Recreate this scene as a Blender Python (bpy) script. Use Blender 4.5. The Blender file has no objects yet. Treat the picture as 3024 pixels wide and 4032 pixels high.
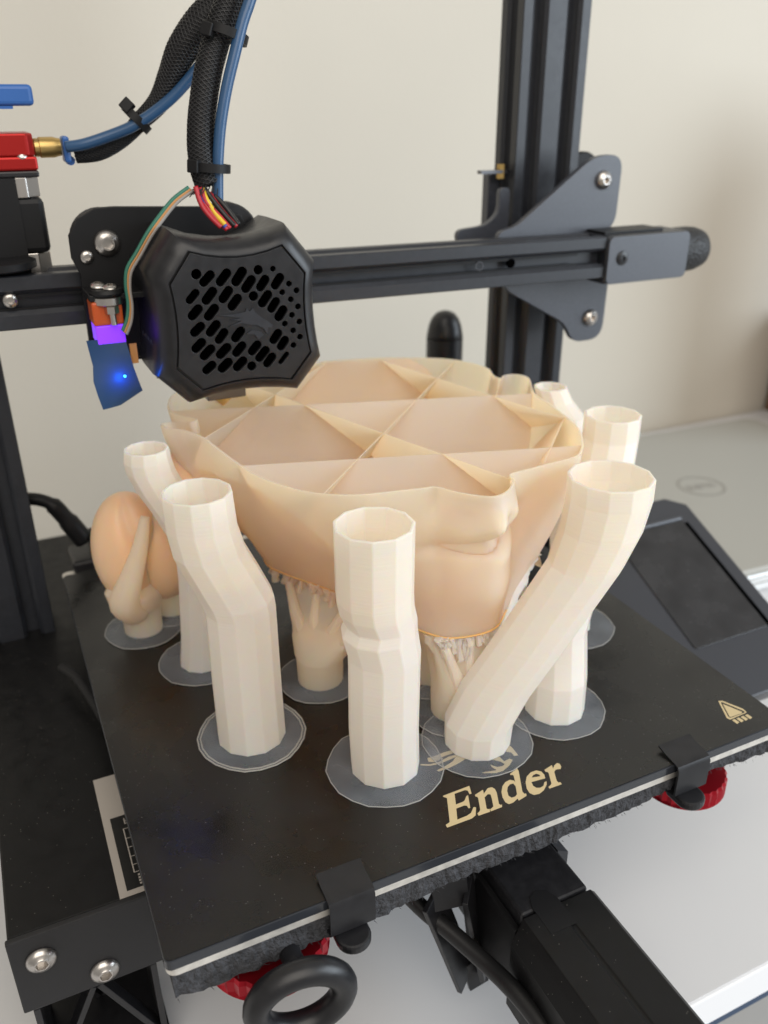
import bpy, bmesh, math, random
from mathutils import Vector, Matrix
random.seed(7)
R = math.radians
MM = 0.001
scn = bpy.context.scene
col = scn.collection

# ------------------------------------------------------------------ camera
cam_data = bpy.data.cameras.new('camera')
cam = bpy.data.objects.new('camera', cam_data)
col.objects.link(cam)
cam.location = (-11.497 * MM, -166.698 * MM, 210.70 * MM)
cam.rotation_mode = 'XYZ'
cam.rotation_euler = (1.12454848, 0.00467078, -0.441544)
cam_data.sensor_fit = 'VERTICAL'
cam_data.sensor_height = 24.0
cam_data.sensor_width = 18.0
cam_data.lens = 24.0 * 3345.04 / 4032.0
cam_data.clip_start = 0.01
cam_data.clip_end = 30.0
cam_data.dof.use_dof = True
cam_data.dof.focus_distance = 0.275
cam_data.dof.aperture_fstop = 7.5
scn.camera = cam

# ------------------------------------------------------------------ light
world = bpy.data.worlds.new('World')
scn.world = world
world.use_nodes = True
bg = world.node_tree.nodes['Background']
bg.inputs['Color'].default_value = (1.0, 0.95, 0.88, 1)
bg.inputs['Strength'].default_value = 0.34

def area_light(name, loc, target, sx, sy, power, color):
    ld = bpy.data.lights.new(name, 'AREA')
    ld.shape = 'RECTANGLE'
    ld.size, ld.size_y = sx, sy
    ld.energy = power
    ld.color = color
    lo = bpy.data.objects.new(name, ld)
    lo.location = loc
    d = Vector(target) - Vector(loc)
    lo.rotation_euler = d.to_track_quat('-Z', 'Y').to_euler()
    col.objects.link(lo)
    return lo

# tall window to the right, in front of the printer
area_light('window_light', (1.95, -1.15, 0.62), (0.12, 0.12, 0.05), 1.5, 1.5, 47.0, (0.80, 0.905, 1.0))
# fill added high in front for the bright room, lighting the print's front
area_light('room_fill', (-0.15, -1.25, 1.35), (0.12, 0.15, 0.0), 1.8, 1.8, 28.0, (1.0, 0.935, 0.845))

scn.view_settings.view_transform = 'Standard'
scn.view_settings.look = 'None'
scn.view_settings.exposure = 0.02
scn.view_settings.gamma = 1.0
scn.render.engine = 'CYCLES'
scn.cycles.max_bounces = 28
scn.cycles.diffuse_bounces = 22
scn.cycles.transmission_bounces = 20
scn.cycles.transparent_max_bounces = 12
scn.cycles.use_denoising = True

# ------------------------------------------------------------------ materials
MATS = {}
def mat(name, color, rough=0.5, metal=0.0, sss=0.0, sss_r=(1, .5, .25), sss_s=0.005, emit=None, emit_s=0.0,
        alpha=1.0, spec=0.5, coat=0.0, noise=None, bump=None, speck=None, trans=0.0):
    m = bpy.data.materials.new(name)
    m.use_nodes = True
    nt = m.node_tree
    b = nt.nodes['Principled BSDF']
    I = b.inputs
    I['Base Color'].default_value = (*color, 1)
    I['Roughness'].default_value = rough
    I['Metallic'].default_value = metal
    I['Specular IOR Level'].default_value = spec
    I['Coat Weight'].default_value = coat
    I['Alpha'].default_value = alpha
    I['Transmission Weight'].default_value = trans
    if sss:
        I['Subsurface Weight'].default_value = sss
        I['Subsurface Radius'].default_value = sss_r
        I['Subsurface Scale'].default_value = sss_s
    if emit:
        I['Emission Color'].default_value = (*emit, 1)
        I['Emission Strength'].default_value = emit_s
    tc = nt.nodes.new('ShaderNodeTexCoord')
    out = None
    if noise:                       # (scale, amount, detail): gentle colour variation
        sc, am, det = noise
        n = nt.nodes.new('ShaderNodeTexNoise')
        n.inputs['Scale'].default_value = sc
        n.inputs['Detail'].default_value = det
        nt.links.new(tc.outputs['Object'], n.inputs['Vector'])
        mr = nt.nodes.new('ShaderNodeMapRange')
        mr.inputs['From Min'].default_value = 0.3
        mr.inputs['From Max'].default_value = 0.7
        mr.inputs['To Min'].default_value = 1 - am
        mr.inputs['To Max'].default_value = 1 + am
        nt.links.new(n.outputs['Fac'], mr.inputs['Value'])
        mx = nt.nodes.new('ShaderNodeMix')
        mx.data_type = 'RGBA'
        mx.blend_type = 'MULTIPLY'
        mx.inputs['Factor'].default_value = 1
        mx.inputs['A'].default_value = (*color, 1)
        nt.links.new(mr.outputs['Result'], mx.inputs['B'])
        nt.links.new(mx.outputs['Result'], I['Base Color'])
        out = mx.outputs['Result']
        mr2 = nt.nodes.new('ShaderNodeMapRange')
        mr2.inputs['From Min'].default_value = 0.3
        mr2.inputs['From Max'].default_value = 0.7
        mr2.inputs['To Min'].default_value = max(0.02, rough - 0.3 * am)
        mr2.inputs['To Max'].default_value = min(1, rough + 0.3 * am)
        nt.links.new(n.outputs['Fac'], mr2.inputs['Value'])
        nt.links.new(mr2.outputs['Result'], I['Roughness'])
    if speck:                       # (scale, threshold, colour): dust and lint specks
        sc, th, sc_col = speck
        v = nt.nodes.new('ShaderNodeTexVoronoi')
        v.inputs['Scale'].default_value = sc
        nt.links.new(tc.outputs['Object'], v.inputs['Vector'])
        wn = nt.nodes.new('ShaderNodeTexWhiteNoise')
        nt.links.new(v.outputs['Position'], wn.inputs['Vector'])
        lt = nt.nodes.new('ShaderNodeMath'); lt.operation = 'LESS_THAN'
        lt.inputs[1].default_value = th
        nt.links.new(v.outputs['Distance'], lt.inputs[0])
        gt = nt.nodes.new('ShaderNodeMath'); gt.operation = 'GREATER_THAN'
        gt.inputs[1].default_value = 0.8
        nt.links.new(wn.outputs['Value'], gt.inputs[0])
        mu = nt.nodes.new('ShaderNodeMath'); mu.operation = 'MULTIPLY'
        nt.links.new(lt.outputs[0], mu.inputs[0]); nt.links.new(gt.outputs[0], mu.inputs[1])
        mx2 = nt.nodes.new('ShaderNodeMix'); mx2.data_type = 'RGBA'
        nt.links.new(mu.outputs[0], mx2.inputs['Factor'])
        if out: nt.links.new(out, mx2.inputs['A'])
        else: mx2.inputs['A'].default_value = (*color, 1)
        mx2.inputs['B'].default_value = (*sc_col, 1)
        nt.links.new(mx2.outputs['Result'], I['Base Color'])
    if bump:                        # (kind, scale, strength, distance)
        kind, sc, st, di = bump
        bp = nt.nodes.new('ShaderNodeBump')
        bp.inputs['Strength'].default_value = st
        bp.inputs['Distance'].default_value = di
        if kind == 'layers':        # the printed layers: fine uneven level lines
            mp = nt.nodes.new('ShaderNodeMapping'); mp.inputs['Scale'].default_value = (.25, .25, 34)
            nt.links.new(tc.outputs['Object'], mp.inputs['Vector'])
            w = nt.nodes.new('ShaderNodeTexNoise')
            w.inputs['Scale'].default_value = sc
            w.inputs['Detail'].default_value = 4
            nt.links.new(mp.outputs['Vector'], w.inputs['Vector'])
            nt.links.new(w.outputs['Fac'], bp.inputs['Height'])
        elif kind == 'weave':
            w = nt.nodes.new('ShaderNodeTexVoronoi')
            w.inputs['Scale'].default_value = sc
            nt.links.new(tc.outputs['Object'], w.inputs['Vector'])
            nt.links.new(w.outputs['Distance'], bp.inputs['Height'])
        else:
            w = nt.nodes.new('ShaderNodeTexNoise')
            w.inputs['Scale'].default_value = sc
            w.inputs['Detail'].default_value = 3
            nt.links.new(tc.outputs['Object'], w.inputs['Vector'])
            nt.links.new(w.outputs['Fac'], bp.inputs['Height'])
        nt.links.new(bp.outputs['Normal'], I['Normal'])
    MATS[name] = m
    return m

def thin_glow(name, color, fac):
    """lets part of the light through, as thin printed walls do"""
    m = MATS[name]; nt = m.node_tree; b = nt.nodes['Principled BSDF']; out = nt.nodes['Material Output']
    tr = nt.nodes.new('ShaderNodeBsdfTranslucent'); tr.inputs['Color'].default_value = (*color, 1)
    mx = nt.nodes.new('ShaderNodeMixShader'); mx.inputs['Fac'].default_value = fac
    nt.links.new(b.outputs['BSDF'], mx.inputs[1]); nt.links.new(tr.outputs['BSDF'], mx.inputs[2])
    nt.links.new(mx.outputs['Shader'], out.inputs['Surface'])
PLA = dict(rough=0.38, sss=1.0, sss_r=(1.0, 0.55, 0.28), sss_s=0.004)
mat('pla_solid_shade', (0.84, 0.575, 0.36), rough=0.42, sss=1.0, sss_r=(1.0, 0.5, 0.22), sss_s=0.004)  # same filament; the lobe's thickness and shade painted in as darker orange
mat('pla', (0.97, 0.89, 0.795), bump=('layers', 40, 0.10, 0.0003), noise=(25, 0.02, 2), **PLA)
mat('pla_tube', (0.925, 0.905, 0.87), bump=('layers', 40, 0.3, 0.0004), noise=(25, 0.02, 2), rough=0.36, sss=1.0, sss_r=(1.0, 0.6, 0.35), sss_s=0.0016)
mat('pla_edge_glow', (0.86, 0.50, 0.20), rough=0.4, sss=0.5, sss_r=(1, .4, .15), sss_s=0.002)  # orange of scattered light and shade at the lower edge, painted in
thin_glow('pla', (1.0, 0.90, 0.725), 0.58)
mat('pla_thin', (0.965, 0.90, 0.81), bump=('layers', 40, 0.10, 0.0003), **PLA)
thin_glow('pla_thin', (1.0, 0.92, 0.77), 0.66)
thin_glow('pla_tube', (1.0, 0.92, 0.81), 0.45)
mat('brim_film', (0.38, 0.42, 0.48), rough=0.3, alpha=0.165, noise=(60, 0.3, 4))
mat('brim_line', (0.62, 0.60, 0.55), rough=0.4, alpha=0.4)
mat('black_plastic', (0.012, 0.012, 0.014), rough=0.38, spec=0.5, noise=(300, 0.15, 3))
mat('matte_black', (0.007, 0.007, 0.008), rough=0.5, spec=0.3)
mat('dark_void', (0.001, 0.001, 0.001), rough=0.9, spec=0.0)
mat('anodized', (0.017, 0.019, 0.025), rough=0.42, spec=0.6, noise=(400, 0.12, 2))
mat('powder_coat', (0.042, 0.047, 0.062), rough=0.42, spec=0.85, noise=(900, 0.2, 2), bump=('noise', 2500, 0.2, 0.0002))
mat('dusty_black', (0.006, 0.006, 0.0065), rough=0.45, spec=0.28, noise=(150, 0.25, 4), speck=(700, 0.11, (0.14, 0.13, 0.12)))
mat('bed_coating', (0.0060, 0.0058, 0.0060), rough=0.3, spec=0.5, noise=(40, 0.5, 6), speck=(800, 0.12, (0.13, 0.13, 0.13)), bump=('noise', 1800, 0.15, 0.0002))
mat('glass_edge', (0.03, 0.033, 0.04), rough=0.15, spec=0.6)
mat('aluminium', (0.78, 0.75, 0.70), rough=0.5, metal=0.6, noise=(300, 0.12, 3))
mat('foam', (0.045, 0.046, 0.052), rough=0.95, noise=(500, 0.5, 5), bump=('noise', 900, 1.0, 0.0015))
mat('gold_print', (0.58, 0.47, 0.27), rough=0.5)
mat('red_metal', (0.45, 0.012, 0.025), rough=0.28, metal=0.75)
mat('red_extruder', (0.40, 0.014, 0.012), rough=0.35, metal=0.55)
mat('steel', (0.58, 0.55, 0.52), rough=0.30, metal=1.0)
mat('dark_steel', (0.16, 0.16, 0.17), rough=0.3, metal=1.0)
mat('brass', (0.55, 0.38, 0.14), rough=0.35, metal=0.9)
mat('blue_tube', (0.028, 0.085, 0.19), rough=0.28, spec=0.6)
mat('blue_plastic', (0.03, 0.12, 0.38), rough=0.35)
mat('braid', (0.008, 0.008, 0.009), rough=0.7)
mat('braid_strand', (0.017, 0.017, 0.019), rough=0.4, spec=0.5)
mat('wire_red', (0.42, 0.02, 0.03), rough=0.4)
mat('wire_black', (0.012, 0.012, 0.013), rough=0.4)
mat('wire_yellow', (0.70, 0.47, 0.03), rough=0.4)
mat('wire_blue', (0.03, 0.07, 0.35), rough=0.4)
mat('wire_green', (0.03, 0.16, 0.11), rough=0.45)
mat('wire_orange', (0.48, 0.22, 0.07), rough=0.45)
mat('wire_white', (0.30, 0.28, 0.26), rough=0.45)
mat('orange_sensor', (0.50, 0.085, 0.015), rough=0.35, sss=0.4, sss_r=(1, .3, .1), sss_s=0.002)
mat('purple_glow', (0.25, 0.05, 0.7), rough=0.4, emit=(0.17, 0.02, 1.0), emit_s=0.85)
mat('blue_tape', (0.012, 0.05, 0.12), rough=0.45)
mat('led', (0.1, 0.6, 1.0), rough=0.3, emit=(0.03, 0.42, 1.0), emit_s=6.0)
mat('display_grey', (0.030, 0.032, 0.040), rough=0.4, spec=0.7)
mat('plate_black', (0.018, 0.018, 0.020), rough=0.5, spec=0.4, noise=(900, 0.2, 2))
mat('knurl', (0.012, 0.012, 0.013), rough=0.5, bump=('weave', 700, 0.8, 0.0006))
mat('brown_wood', (0.20, 0.11, 0.06), rough=0.5, noise=(14, 0.2, 4))
mat('label_white', (0.44, 0.40, 0.36), rough=0.6)
mat('label_black', (0.010, 0.010, 0.010), rough=0.4)
mat('screen_glass', (0.030, 0.030, 0.032), rough=0.25, noise=(60, 0.2, 3))
mat('laptop_lid', (0.40, 0.395, 0.365), rough=0.5, metal=0.1)
mat('laptop_edge', (0.80, 0.82, 0.83), rough=0.3, metal=0.3)
mat('logo_grey', (0.26, 0.25, 0.23), rough=0.4)
mat('desk_top', (0.66, 0.665, 0.68), rough=0.45, noise=(9, 0.02, 3))
mat('desk_edge', (0.88, 0.89, 0.92), rough=0.4)
mat('navy_metal', (0.03, 0.06, 0.12), rough=0.5)
mat('floor', (0.42, 0.41, 0.40), rough=0.7)
mat('wall_paint', (0.615, 0.575, 0.50), rough=0.85, noise=(3.0, 0.03, 5), bump=('noise', 220, 0.2, 0.0007))

# ------------------------------------------------------------------ mesh helpers (all coordinates in mm, world axes)
class MB:
    def __init__(s): s.v = []; s.f = []
    def add(s, vs, fs):
        o = len(s.v); s.v += [tuple(v) for v in vs]; s.f += [tuple(i + o for i in f) for f in fs]; return s
    def box(s, x0, x1, y0, y1, z0, z1):
        vs = [(x, y, z) for z in (z0, z1) for y in (y0, y1) for x in (x0, x1)]
        return s.add(vs, [(0, 2, 3, 1), (4, 5, 7, 6), (0, 1, 5, 4), (2, 6, 7, 3), (0, 4, 6, 2), (1, 3, 7, 5)])
    def bar(s, a, b, w, h, up=(0, 0, 1)):
        a, b = Vector(a), Vector(b); d = (b - a).normalized()
        u = d.cross(Vector(up)).normalized() * w / 2; t = u.cross(d).normalized() * h / 2
        vs = [p + i * u + j * t for p in (a, b) for i, j in ((-1, -1), (1, -1), (1, 1), (-1, 1))]
        return s.add(vs, [(0, 1, 2, 3), (7, 6, 5, 4), (0, 4, 5, 1), (1, 5, 6, 2), (2, 6, 7, 3), (3, 7, 4, 0)])
    def loft(s, rings, cap0=True, cap1=True, closed=True):
        n = len(rings[0]); vs = [p for r in rings for p in r]; fs = []
        for i in range(len(rings) - 1):
            for j in range(n if closed else n - 1):
                a, b = i * n + j, i * n + (j + 1) % n
                fs.append((a, b, b + n, a + n))
        if cap0: fs.append(tuple(range(n - 1, -1, -1)))
        if cap1: fs.append(tuple((len(rings) - 1) * n + j for j in range(n)))
        return s.add(vs, fs)
    def cyl(s, a, b, r0, r1=None, n=24, cap=True):
        r1 = r0 if r1 is None else r1
        return s.tube([a, b], [r0, r1], n, cap)
    def tube(s, path, rad, n=12, cap=True, phase=0.0):
        P = [Vector(p) for p in path]
        if not isinstance(rad, (list, tuple)): rad = [rad] * len(P)
        d = (P[1] - P[0]).normalized()
        u = d.orthogonal().normalized()
        rings = []
        for i, p in enumerate(P):
            a = P[max(i - 1, 0)]; b = P[min(i + 1, len(P) - 1)]
            t = (b - a).normalized()
            u = (u - t * u.dot(t)).normalized(); w = t.cross(u)
            rings.append([p + rad[i] * (math.cos(q) * u + math.sin(q) * w) for q in [2 * math.pi * k / n + phase for k in range(n)]])
        return s.loft(rings, cap, cap)
    def ring(s, c, axis, R0, r, n=40, m=14):
        c, ax = Vector(c), Vector(axis).normalized(); u = ax.orthogonal().normalized(); w = ax.cross(u)
        vs = []; fs = []
        for i in range(n):
            q = 2 * math.pi * i / n; d = math.cos(q) * u + math.sin(q) * w
            for j in range(m):
                p = 2 * math.pi * j / m; vs.append(c + d * (R0 + r * math.cos(p)) + ax * (r * math.sin(p)))
        for i in range(n):
            for j in range(m):
                fs.append((i * m + j, ((i + 1) % n) * m + j, ((i + 1) % n) * m + (j + 1) % m, i * m + (j + 1) % m))
        return s.add(vs, fs)
    def lathe(s, c, axis, prof, n=24):
        c, ax = Vector(c), Vector(axis).normalized(); u = ax.orthogonal().normalized(); w = ax.cross(u)
        rings = [[c + ax * h + r * (math.cos(2 * math.pi * k / n) * u + math.sin(2 * math.pi * k / n) * w) for k in range(n)] for r, h in prof]
        return s.loft(rings)

def catmull(P, k=6):
    P = [Vector(p) for p in P]; out = []
    for i in range(len(P) - 1):
        p0 = P[max(i - 1, 0)]; p1, p2 = P[i], P[i + 1]; p3 = P[min(i + 2, len(P) - 1)]
        for j in range(k):
            t = j / k
            out.append(0.5 * ((2 * p1) + (p2 - p0) * t + (2 * p0 - 5 * p1 + 4 * p2 - p3) * t * t + (3 * p1 - p0 - 3 * p2 + p3) * t ** 3))
    out.append(P[-1]); return out

def link_mesh(name, me, parent):
    o = bpy.data.objects.new(name, me); col.objects.link(o)
    if parent is not None:
        o.parent = parent
        if parent.type == 'EMPTY':
            o.matrix_parent_inverse = Matrix.Translation(parent.location).inverted()
    return o

def obj(name, mb, m, parent=None, smooth=False, bevel=0.0, seg=2, angle=40):
    me = bpy.data.meshes.new(name)
    me.from_pydata([(x * MM, y * MM, z * MM) for x, y, z in mb.v], [], mb.f)
    bm = bmesh.new(); bm.from_mesh(me)
    bmesh.ops.recalc_face_normals(bm, faces=bm.faces); bm.to_mesh(me); bm.free()
    me.materials.append(MATS[m])
    if smooth:
        me.polygons.foreach_set('use_smooth', [True] * len(me.polygons))
        if smooth != 'all': me.set_sharp_from_angle(angle=R(smooth if smooth is not True else 35))
    me.update()
    o = link_mesh(name, me, parent)
    if bevel:
        md = o.modifiers.new('bevel', 'BEVEL'); md.width = bevel * MM; md.segments = seg
        md.limit_method = 'ANGLE'; md.angle_limit = R(angle); md.harden_normals = False
    return o

def thing(name, label, cat, base, group=None):
    o = bpy.data.objects.new(name, None); o.empty_display_size = 0.02
    o.location = [c * MM for c in base]; col.objects.link(o)
    return tag(o, label, cat, group)

def tag(o, label, cat, group=None):
    o['label'] = label; o['category'] = cat
    if group: o['group'] = group
    return o

def plate(name, shapes, m, parent, to3d, depth, bev=0.0):
    """flat shapes with holes, given as lists [outer, hole, hole ...] in a plane, given thickness"""
    cu = bpy.data.curves.new(name, 'CURVE'); cu.dimensions = '2D'; cu.fill_mode = 'BOTH'
    cu.extrude = depth / 2; cu.bevel_depth = bev; cu.bevel_resolution = 1
    for sh in shapes:
        for poly in sh:
            sp = cu.splines.new('POLY'); sp.points.add(len(poly) - 1); sp.use_cyclic_u = True
            for p, q in zip(sp.points, poly): p.co = (q[0], q[1], 0, 1)
    tmp = bpy.data.objects.new('tmp', cu); col.objects.link(tmp)
    dg = bpy.context.evaluated_depsgraph_get()
    me = bpy.data.meshes.new_from_object(tmp.evaluated_get(dg))
    bpy.data.objects.remove(tmp); bpy.data.curves.remove(cu)
    for v in me.vertices:
        v.co = Vector(to3d(*v.co)) * MM
    bm = bmesh.new(); bm.from_mesh(me); bmesh.ops.remove_doubles(bm, verts=bm.verts, dist=1e-7)
    bmesh.ops.recalc_face_normals(bm, faces=bm.faces); bm.to_mesh(me); bm.free()
    me.name = name; me.materials.clear(); me.materials.append(MATS[m])
    return link_mesh(name, me, parent)

def fillet(P, r, n=5):
    out = []
    for i in range(len(P)):
        a, b, c = Vector(P[i - 1]), Vector(P[i]), Vector(P[(i + 1) % len(P)])
        u, v = (a - b), (c - b); k = min(r, u.length * .45, v.length * .45)
        p0, p1 = b + u.normalized() * k, b + v.normalized() * k
        for j in range(n + 1):
            t = j / n; out.append(tuple((1 - t) ** 2 * p0 + 2 * t * (1 - t) * b + t * t * p1))
    return out

def rounded(x0, x1, y0, y1, r, n=6):
    pts = []
    for cx, cy, a in ((x1 - r, y1 - r, 0), (x0 + r, y1 - r, 90), (x0 + r, y0 + r, 180), (x1 - r, y0 + r, 270)):
        for k in range(n + 1):
            q = R(a + 90 * k / n); pts.append((cx + r * math.cos(q), cy + r * math.sin(q)))
    return pts

def capsule(a, b, r, n=7):
    a, b = Vector(a), Vector(b); d = b - a
    if d.length < 1e-6:
        return [(a.x + r * math.cos(2 * math.pi * k / 16), a.y + r * math.sin(2 * math.pi * k / 16)) for k in range(16)]
    an = math.atan2(d.y, d.x); pts = []
    for c, st in ((b, an - math.pi / 2), (a, an + math.pi / 2)):
        for k in range(n + 1):
            q = st + math.pi * k / n; pts.append((c.x + r * math.cos(q), c.y + r * math.sin(q)))
    return pts

def screw(parent, c, axis, r=4.6, h=2.6, m='steel', name='screw'):
    """button-head bolt with a hex socket"""
    prof = [(r * .96, 0), (r, .35)] + [(r * math.cos(R(a)), .35 + (h - .35) * math.sin(R(a)) ) for a in (15, 30, 45, 58)]
    rs = r * .42
    prof += [(rs * 1.15, h * .95)]
    mb = MB()
    c, ax = Vector(c), Vector(axis).normalized(); u = ax.orthogonal().normalized(); w = ax.cross(u); n = 24
    rings = [[c + ax * hh + rr * (math.cos(2 * math.pi * k / n) * u + math.sin(2 * math.pi * k / n) * w) for k in range(n)] for rr, hh in prof]
    def hexr(k): 
        q = 2 * math.pi * k / n; s6 = math.pi / 3
        return rs * math.cos(s6 / 2) / math.cos((q % s6) - s6 / 2)
    for hh in (h * .95, h * .25):
        rings.append([c + ax * hh + hexr(k) * (math.cos(2 * math.pi * k / n) * u + math.sin(2 * math.pi * k / n) * w) for k in range(n)])
    mb.loft(rings)
    return obj(name, mb, m, parent, smooth=30)


# ------------------------------------------------------------------ traced outlines, in mm on the build plate or on the hood
LETTERS = [[[[98.62, 22.04], [109.09, 22.24], [107.94, 18.8], [107.21, 18.83], [107.47, 20.55], [106.8, 21.17], [102.68, 21.2], [100.68, 16.71], [103.47, 16.77], [104.36, 17.15], [105.72, 18.52], [106.48, 18.65], [104.26, 13.42], [103.6, 13.42], [103.76, 14.64], [102.98, 15.14], [99.89, 15.12], [97.8, 10.71], [101.53, 10.83], [103.33, 11.32], [105.41, 13.18], [106.07, 12.75], [104.17, 9.77], [102.33, 9.11], [93.14, 9.18], [93.29, 10.41], [94.23, 10.6], [95.04, 10.89], [99.4, 20.53], [99.11, 20.99], [98.63, 21.51]]], [[[108.62, 17.74], [112.36, 18.63], [111.63, 16.92], [114.22, 18.57], [115.69, 18.36], [116.23, 17.19], [115.87, 15.5], [113.81, 10.83], [114.0, 10.14], [114.53, 10.09], [114.0, 9.15], [109.62, 9.09], [109.81, 9.98], [110.61, 10.18], [111.47, 10.56], [112.99, 14.03], [113.56, 15.7], [112.75, 16.18], [111.01, 15.38], [108.97, 10.77], [109.26, 10.24], [109.81, 10.29], [109.29, 9.06], [104.95, 9.2], [105.1, 10.21], [106.09, 10.59], [106.79, 11.23], [108.88, 15.99], [108.9, 16.8], [108.45, 16.93]]], [[[124.87, 21.12], [128.61, 22.39], [128.34, 20.98], [123.95, 12.05], [124.04, 10.98], [124.63, 10.82], [124.2, 9.88], [120.61, 9.17], [120.75, 10.11], [118.42, 9.22], [116.71, 9.24], [116.12, 10.52], [116.46, 12.77], [117.53, 15.12], [119.27, 17.19], [121.16, 18.39], [123.15, 18.72], [124.3, 17.74], [124.25, 16.91], [125.57, 19.92], [125.28, 20.49], [124.76, 20.44]], [[123.32, 15.25], [123.32, 16.73], [122.12, 16.88], [120.66, 16.11], [119.47, 14.6], [118.67, 12.53], [119.14, 11.29], [120.53, 11.23], [121.7, 11.89]]], [[[134.69, 14.04], [135.41, 15.64], [135.31, 17.42], [134.1, 18.57], [131.82, 18.66], [129.36, 17.46], [127.47, 15.37], [126.13, 12.66], [125.83, 10.53], [126.64, 9.12], [128.66, 8.77], [130.96, 9.51], [133.35, 11.29], [134.19, 12.58], [133.37, 12.63], [132.04, 11.29], [130.51, 10.98], [129.29, 11.56], [128.84, 12.82], [129.29, 14.59]], [[130.59, 16.35], [131.8, 17.15], [133.2, 17.26], [133.91, 16.36], [133.71, 15.59]]], [[[136.83, 17.58], [140.58, 18.43], [139.9, 16.77], [141.22, 17.9], [142.87, 18.54], [143.47, 17.72], [143.06, 16.35], [142.17, 15.45], [141.29, 15.88], [140.3, 15.91], [139.34, 15.28], [137.56, 11.39], [137.61, 10.3], [138.27, 10.29], [138.15, 9.21], [133.11, 9.32], [133.28, 10.15], [134.47, 10.54], [135.17, 11.05], [137.24, 15.63], [137.21, 16.3], [136.66, 16.56]]]]
SWIRLS = [[[[98.97, 38.99], [101.91, 37.39], [105.28, 37.11], [109.87, 37.98], [112.79, 37.75], [112.49, 36.73], [109.02, 36.46], [105.0, 36.1], [101.58, 36.79], [98.66, 38.38]]], [[[102.5, 40.55], [105.47, 40.48], [109.15, 40.66], [112.92, 40.43], [113.4, 38.82], [109.56, 38.91], [106.49, 38.83], [107.79, 38.2], [105.77, 38.02], [103.98, 37.73], [102.04, 38.66]]], [[[102.6, 33.69], [106.14, 34.23], [109.98, 35.24], [112.83, 37.34], [116.4, 34.85], [111.8, 33.6], [107.02, 32.88], [103.0, 32.94]]], [[[113.67, 39.29], [116.15, 35.36], [118.65, 33.0], [125.48, 31.28], [126.19, 30.16], [126.4, 27.37], [128.89, 27.71], [129.59, 26.61], [127.01, 24.81], [123.61, 23.44], [120.65, 23.57], [116.83, 25.4], [116.36, 25.99], [121.36, 24.7], [121.63, 25.13], [120.88, 26.61], [121.07, 28.03], [122.69, 25.93], [124.68, 25.54], [125.87, 26.1], [125.23, 27.74], [123.53, 29.51], [121.46, 30.7], [117.76, 31.51], [116.3, 32.78], [116.05, 34.25], [112.66, 37.03]]], [[[132.74, 34.12], [132.88, 31.66], [132.67, 27.83], [131.17, 28.16], [131.27, 30.07], [129.02, 31.93], [130.7, 32.31]]]]
HOT = [[[[220.23, 19.97], [221.78, 19.43], [225.26, 12.33], [224.92, 10.02], [216.0, 9.62], [215.46, 10.81]], [[220.46, 19.0], [221.16, 18.66], [224.47, 11.29], [224.23, 10.35], [216.76, 10.37], [216.59, 11.2]]], [[[220.48, 17.9], [223.59, 10.96], [222.56, 10.59], [217.34, 10.65], [217.11, 11.14]]], [[[216.34, 9.1], [217.72, 9.17], [217.98, 7.02], [216.45, 6.66]]], [[[218.51, 9.09], [219.91, 9.16], [220.16, 7.01], [218.61, 6.64]]], [[[220.7, 9.08], [222.1, 9.15], [222.34, 6.99], [220.79, 6.63]]], [[[222.9, 9.07], [224.3, 9.14], [224.53, 6.98], [222.97, 6.62]]]]
SLOTS = [[[64.16, 156.82], [61.55, 154.47], 1.79], [[70.12, 156.99], [67.52, 154.14], 1.81], [[75.79, 157.03], [73.31, 153.82], 1.97], [[78.98, 153.85], [76.69, 151.09], 1.91], [[84.18, 153.59], [82.26, 151.11], 1.85], [[89.84, 153.79], [87.91, 151.29], 1.87], [[58.3, 151.06], [55.92, 148.69], 1.57], [[64.45, 151.01], [61.83, 148.15], 1.85], [[70.27, 150.82], [67.99, 148.08], 1.84], [[73.33, 147.76], [71.05, 145.16], 1.86], [[84.86, 148.05], [82.55, 145.25], 1.87], [[87.78, 145.27], [85.95, 142.9], 1.8], [[90.39, 141.96], [88.61, 139.56], 1.91], [[58.65, 145.35], [56.33, 143.12], 1.84], [[64.55, 144.95], [62.12, 142.38], 1.86], [[58.93, 139.05], [56.55, 137.13], 1.85], [[64.69, 139.11], [62.24, 136.52], 1.84], [[67.33, 135.97], [65.21, 133.48], 1.78], [[73.57, 135.81], [71.46, 133.47], 1.9], [[58.69, 133.19], [56.46, 131.24], 1.87], [[61.83, 130.45], [59.22, 128.19], 1.9], [[67.87, 130.27], [65.23, 127.98], 1.92], [[73.66, 130.29], [71.35, 127.95], 1.86], [[79.51, 129.97], [77.38, 127.77], 1.85], [[82.58, 127.51], [80.05, 124.98], 1.87], [[87.87, 133.41], [86.09, 131.15], 1.88], [[90.44, 130.49], [88.85, 128.37], 1.86], [[85.02, 124.74], [82.97, 122.49], 1.85], [[90.87, 125.11], [88.3, 122.37], 1.12], [[61.78, 124.41], [59.55, 122.78], 1.82], [[67.91, 124.7], [65.46, 122.73], 1.94], [[73.56, 124.53], [71.26, 122.53], 1.92]]
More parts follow.
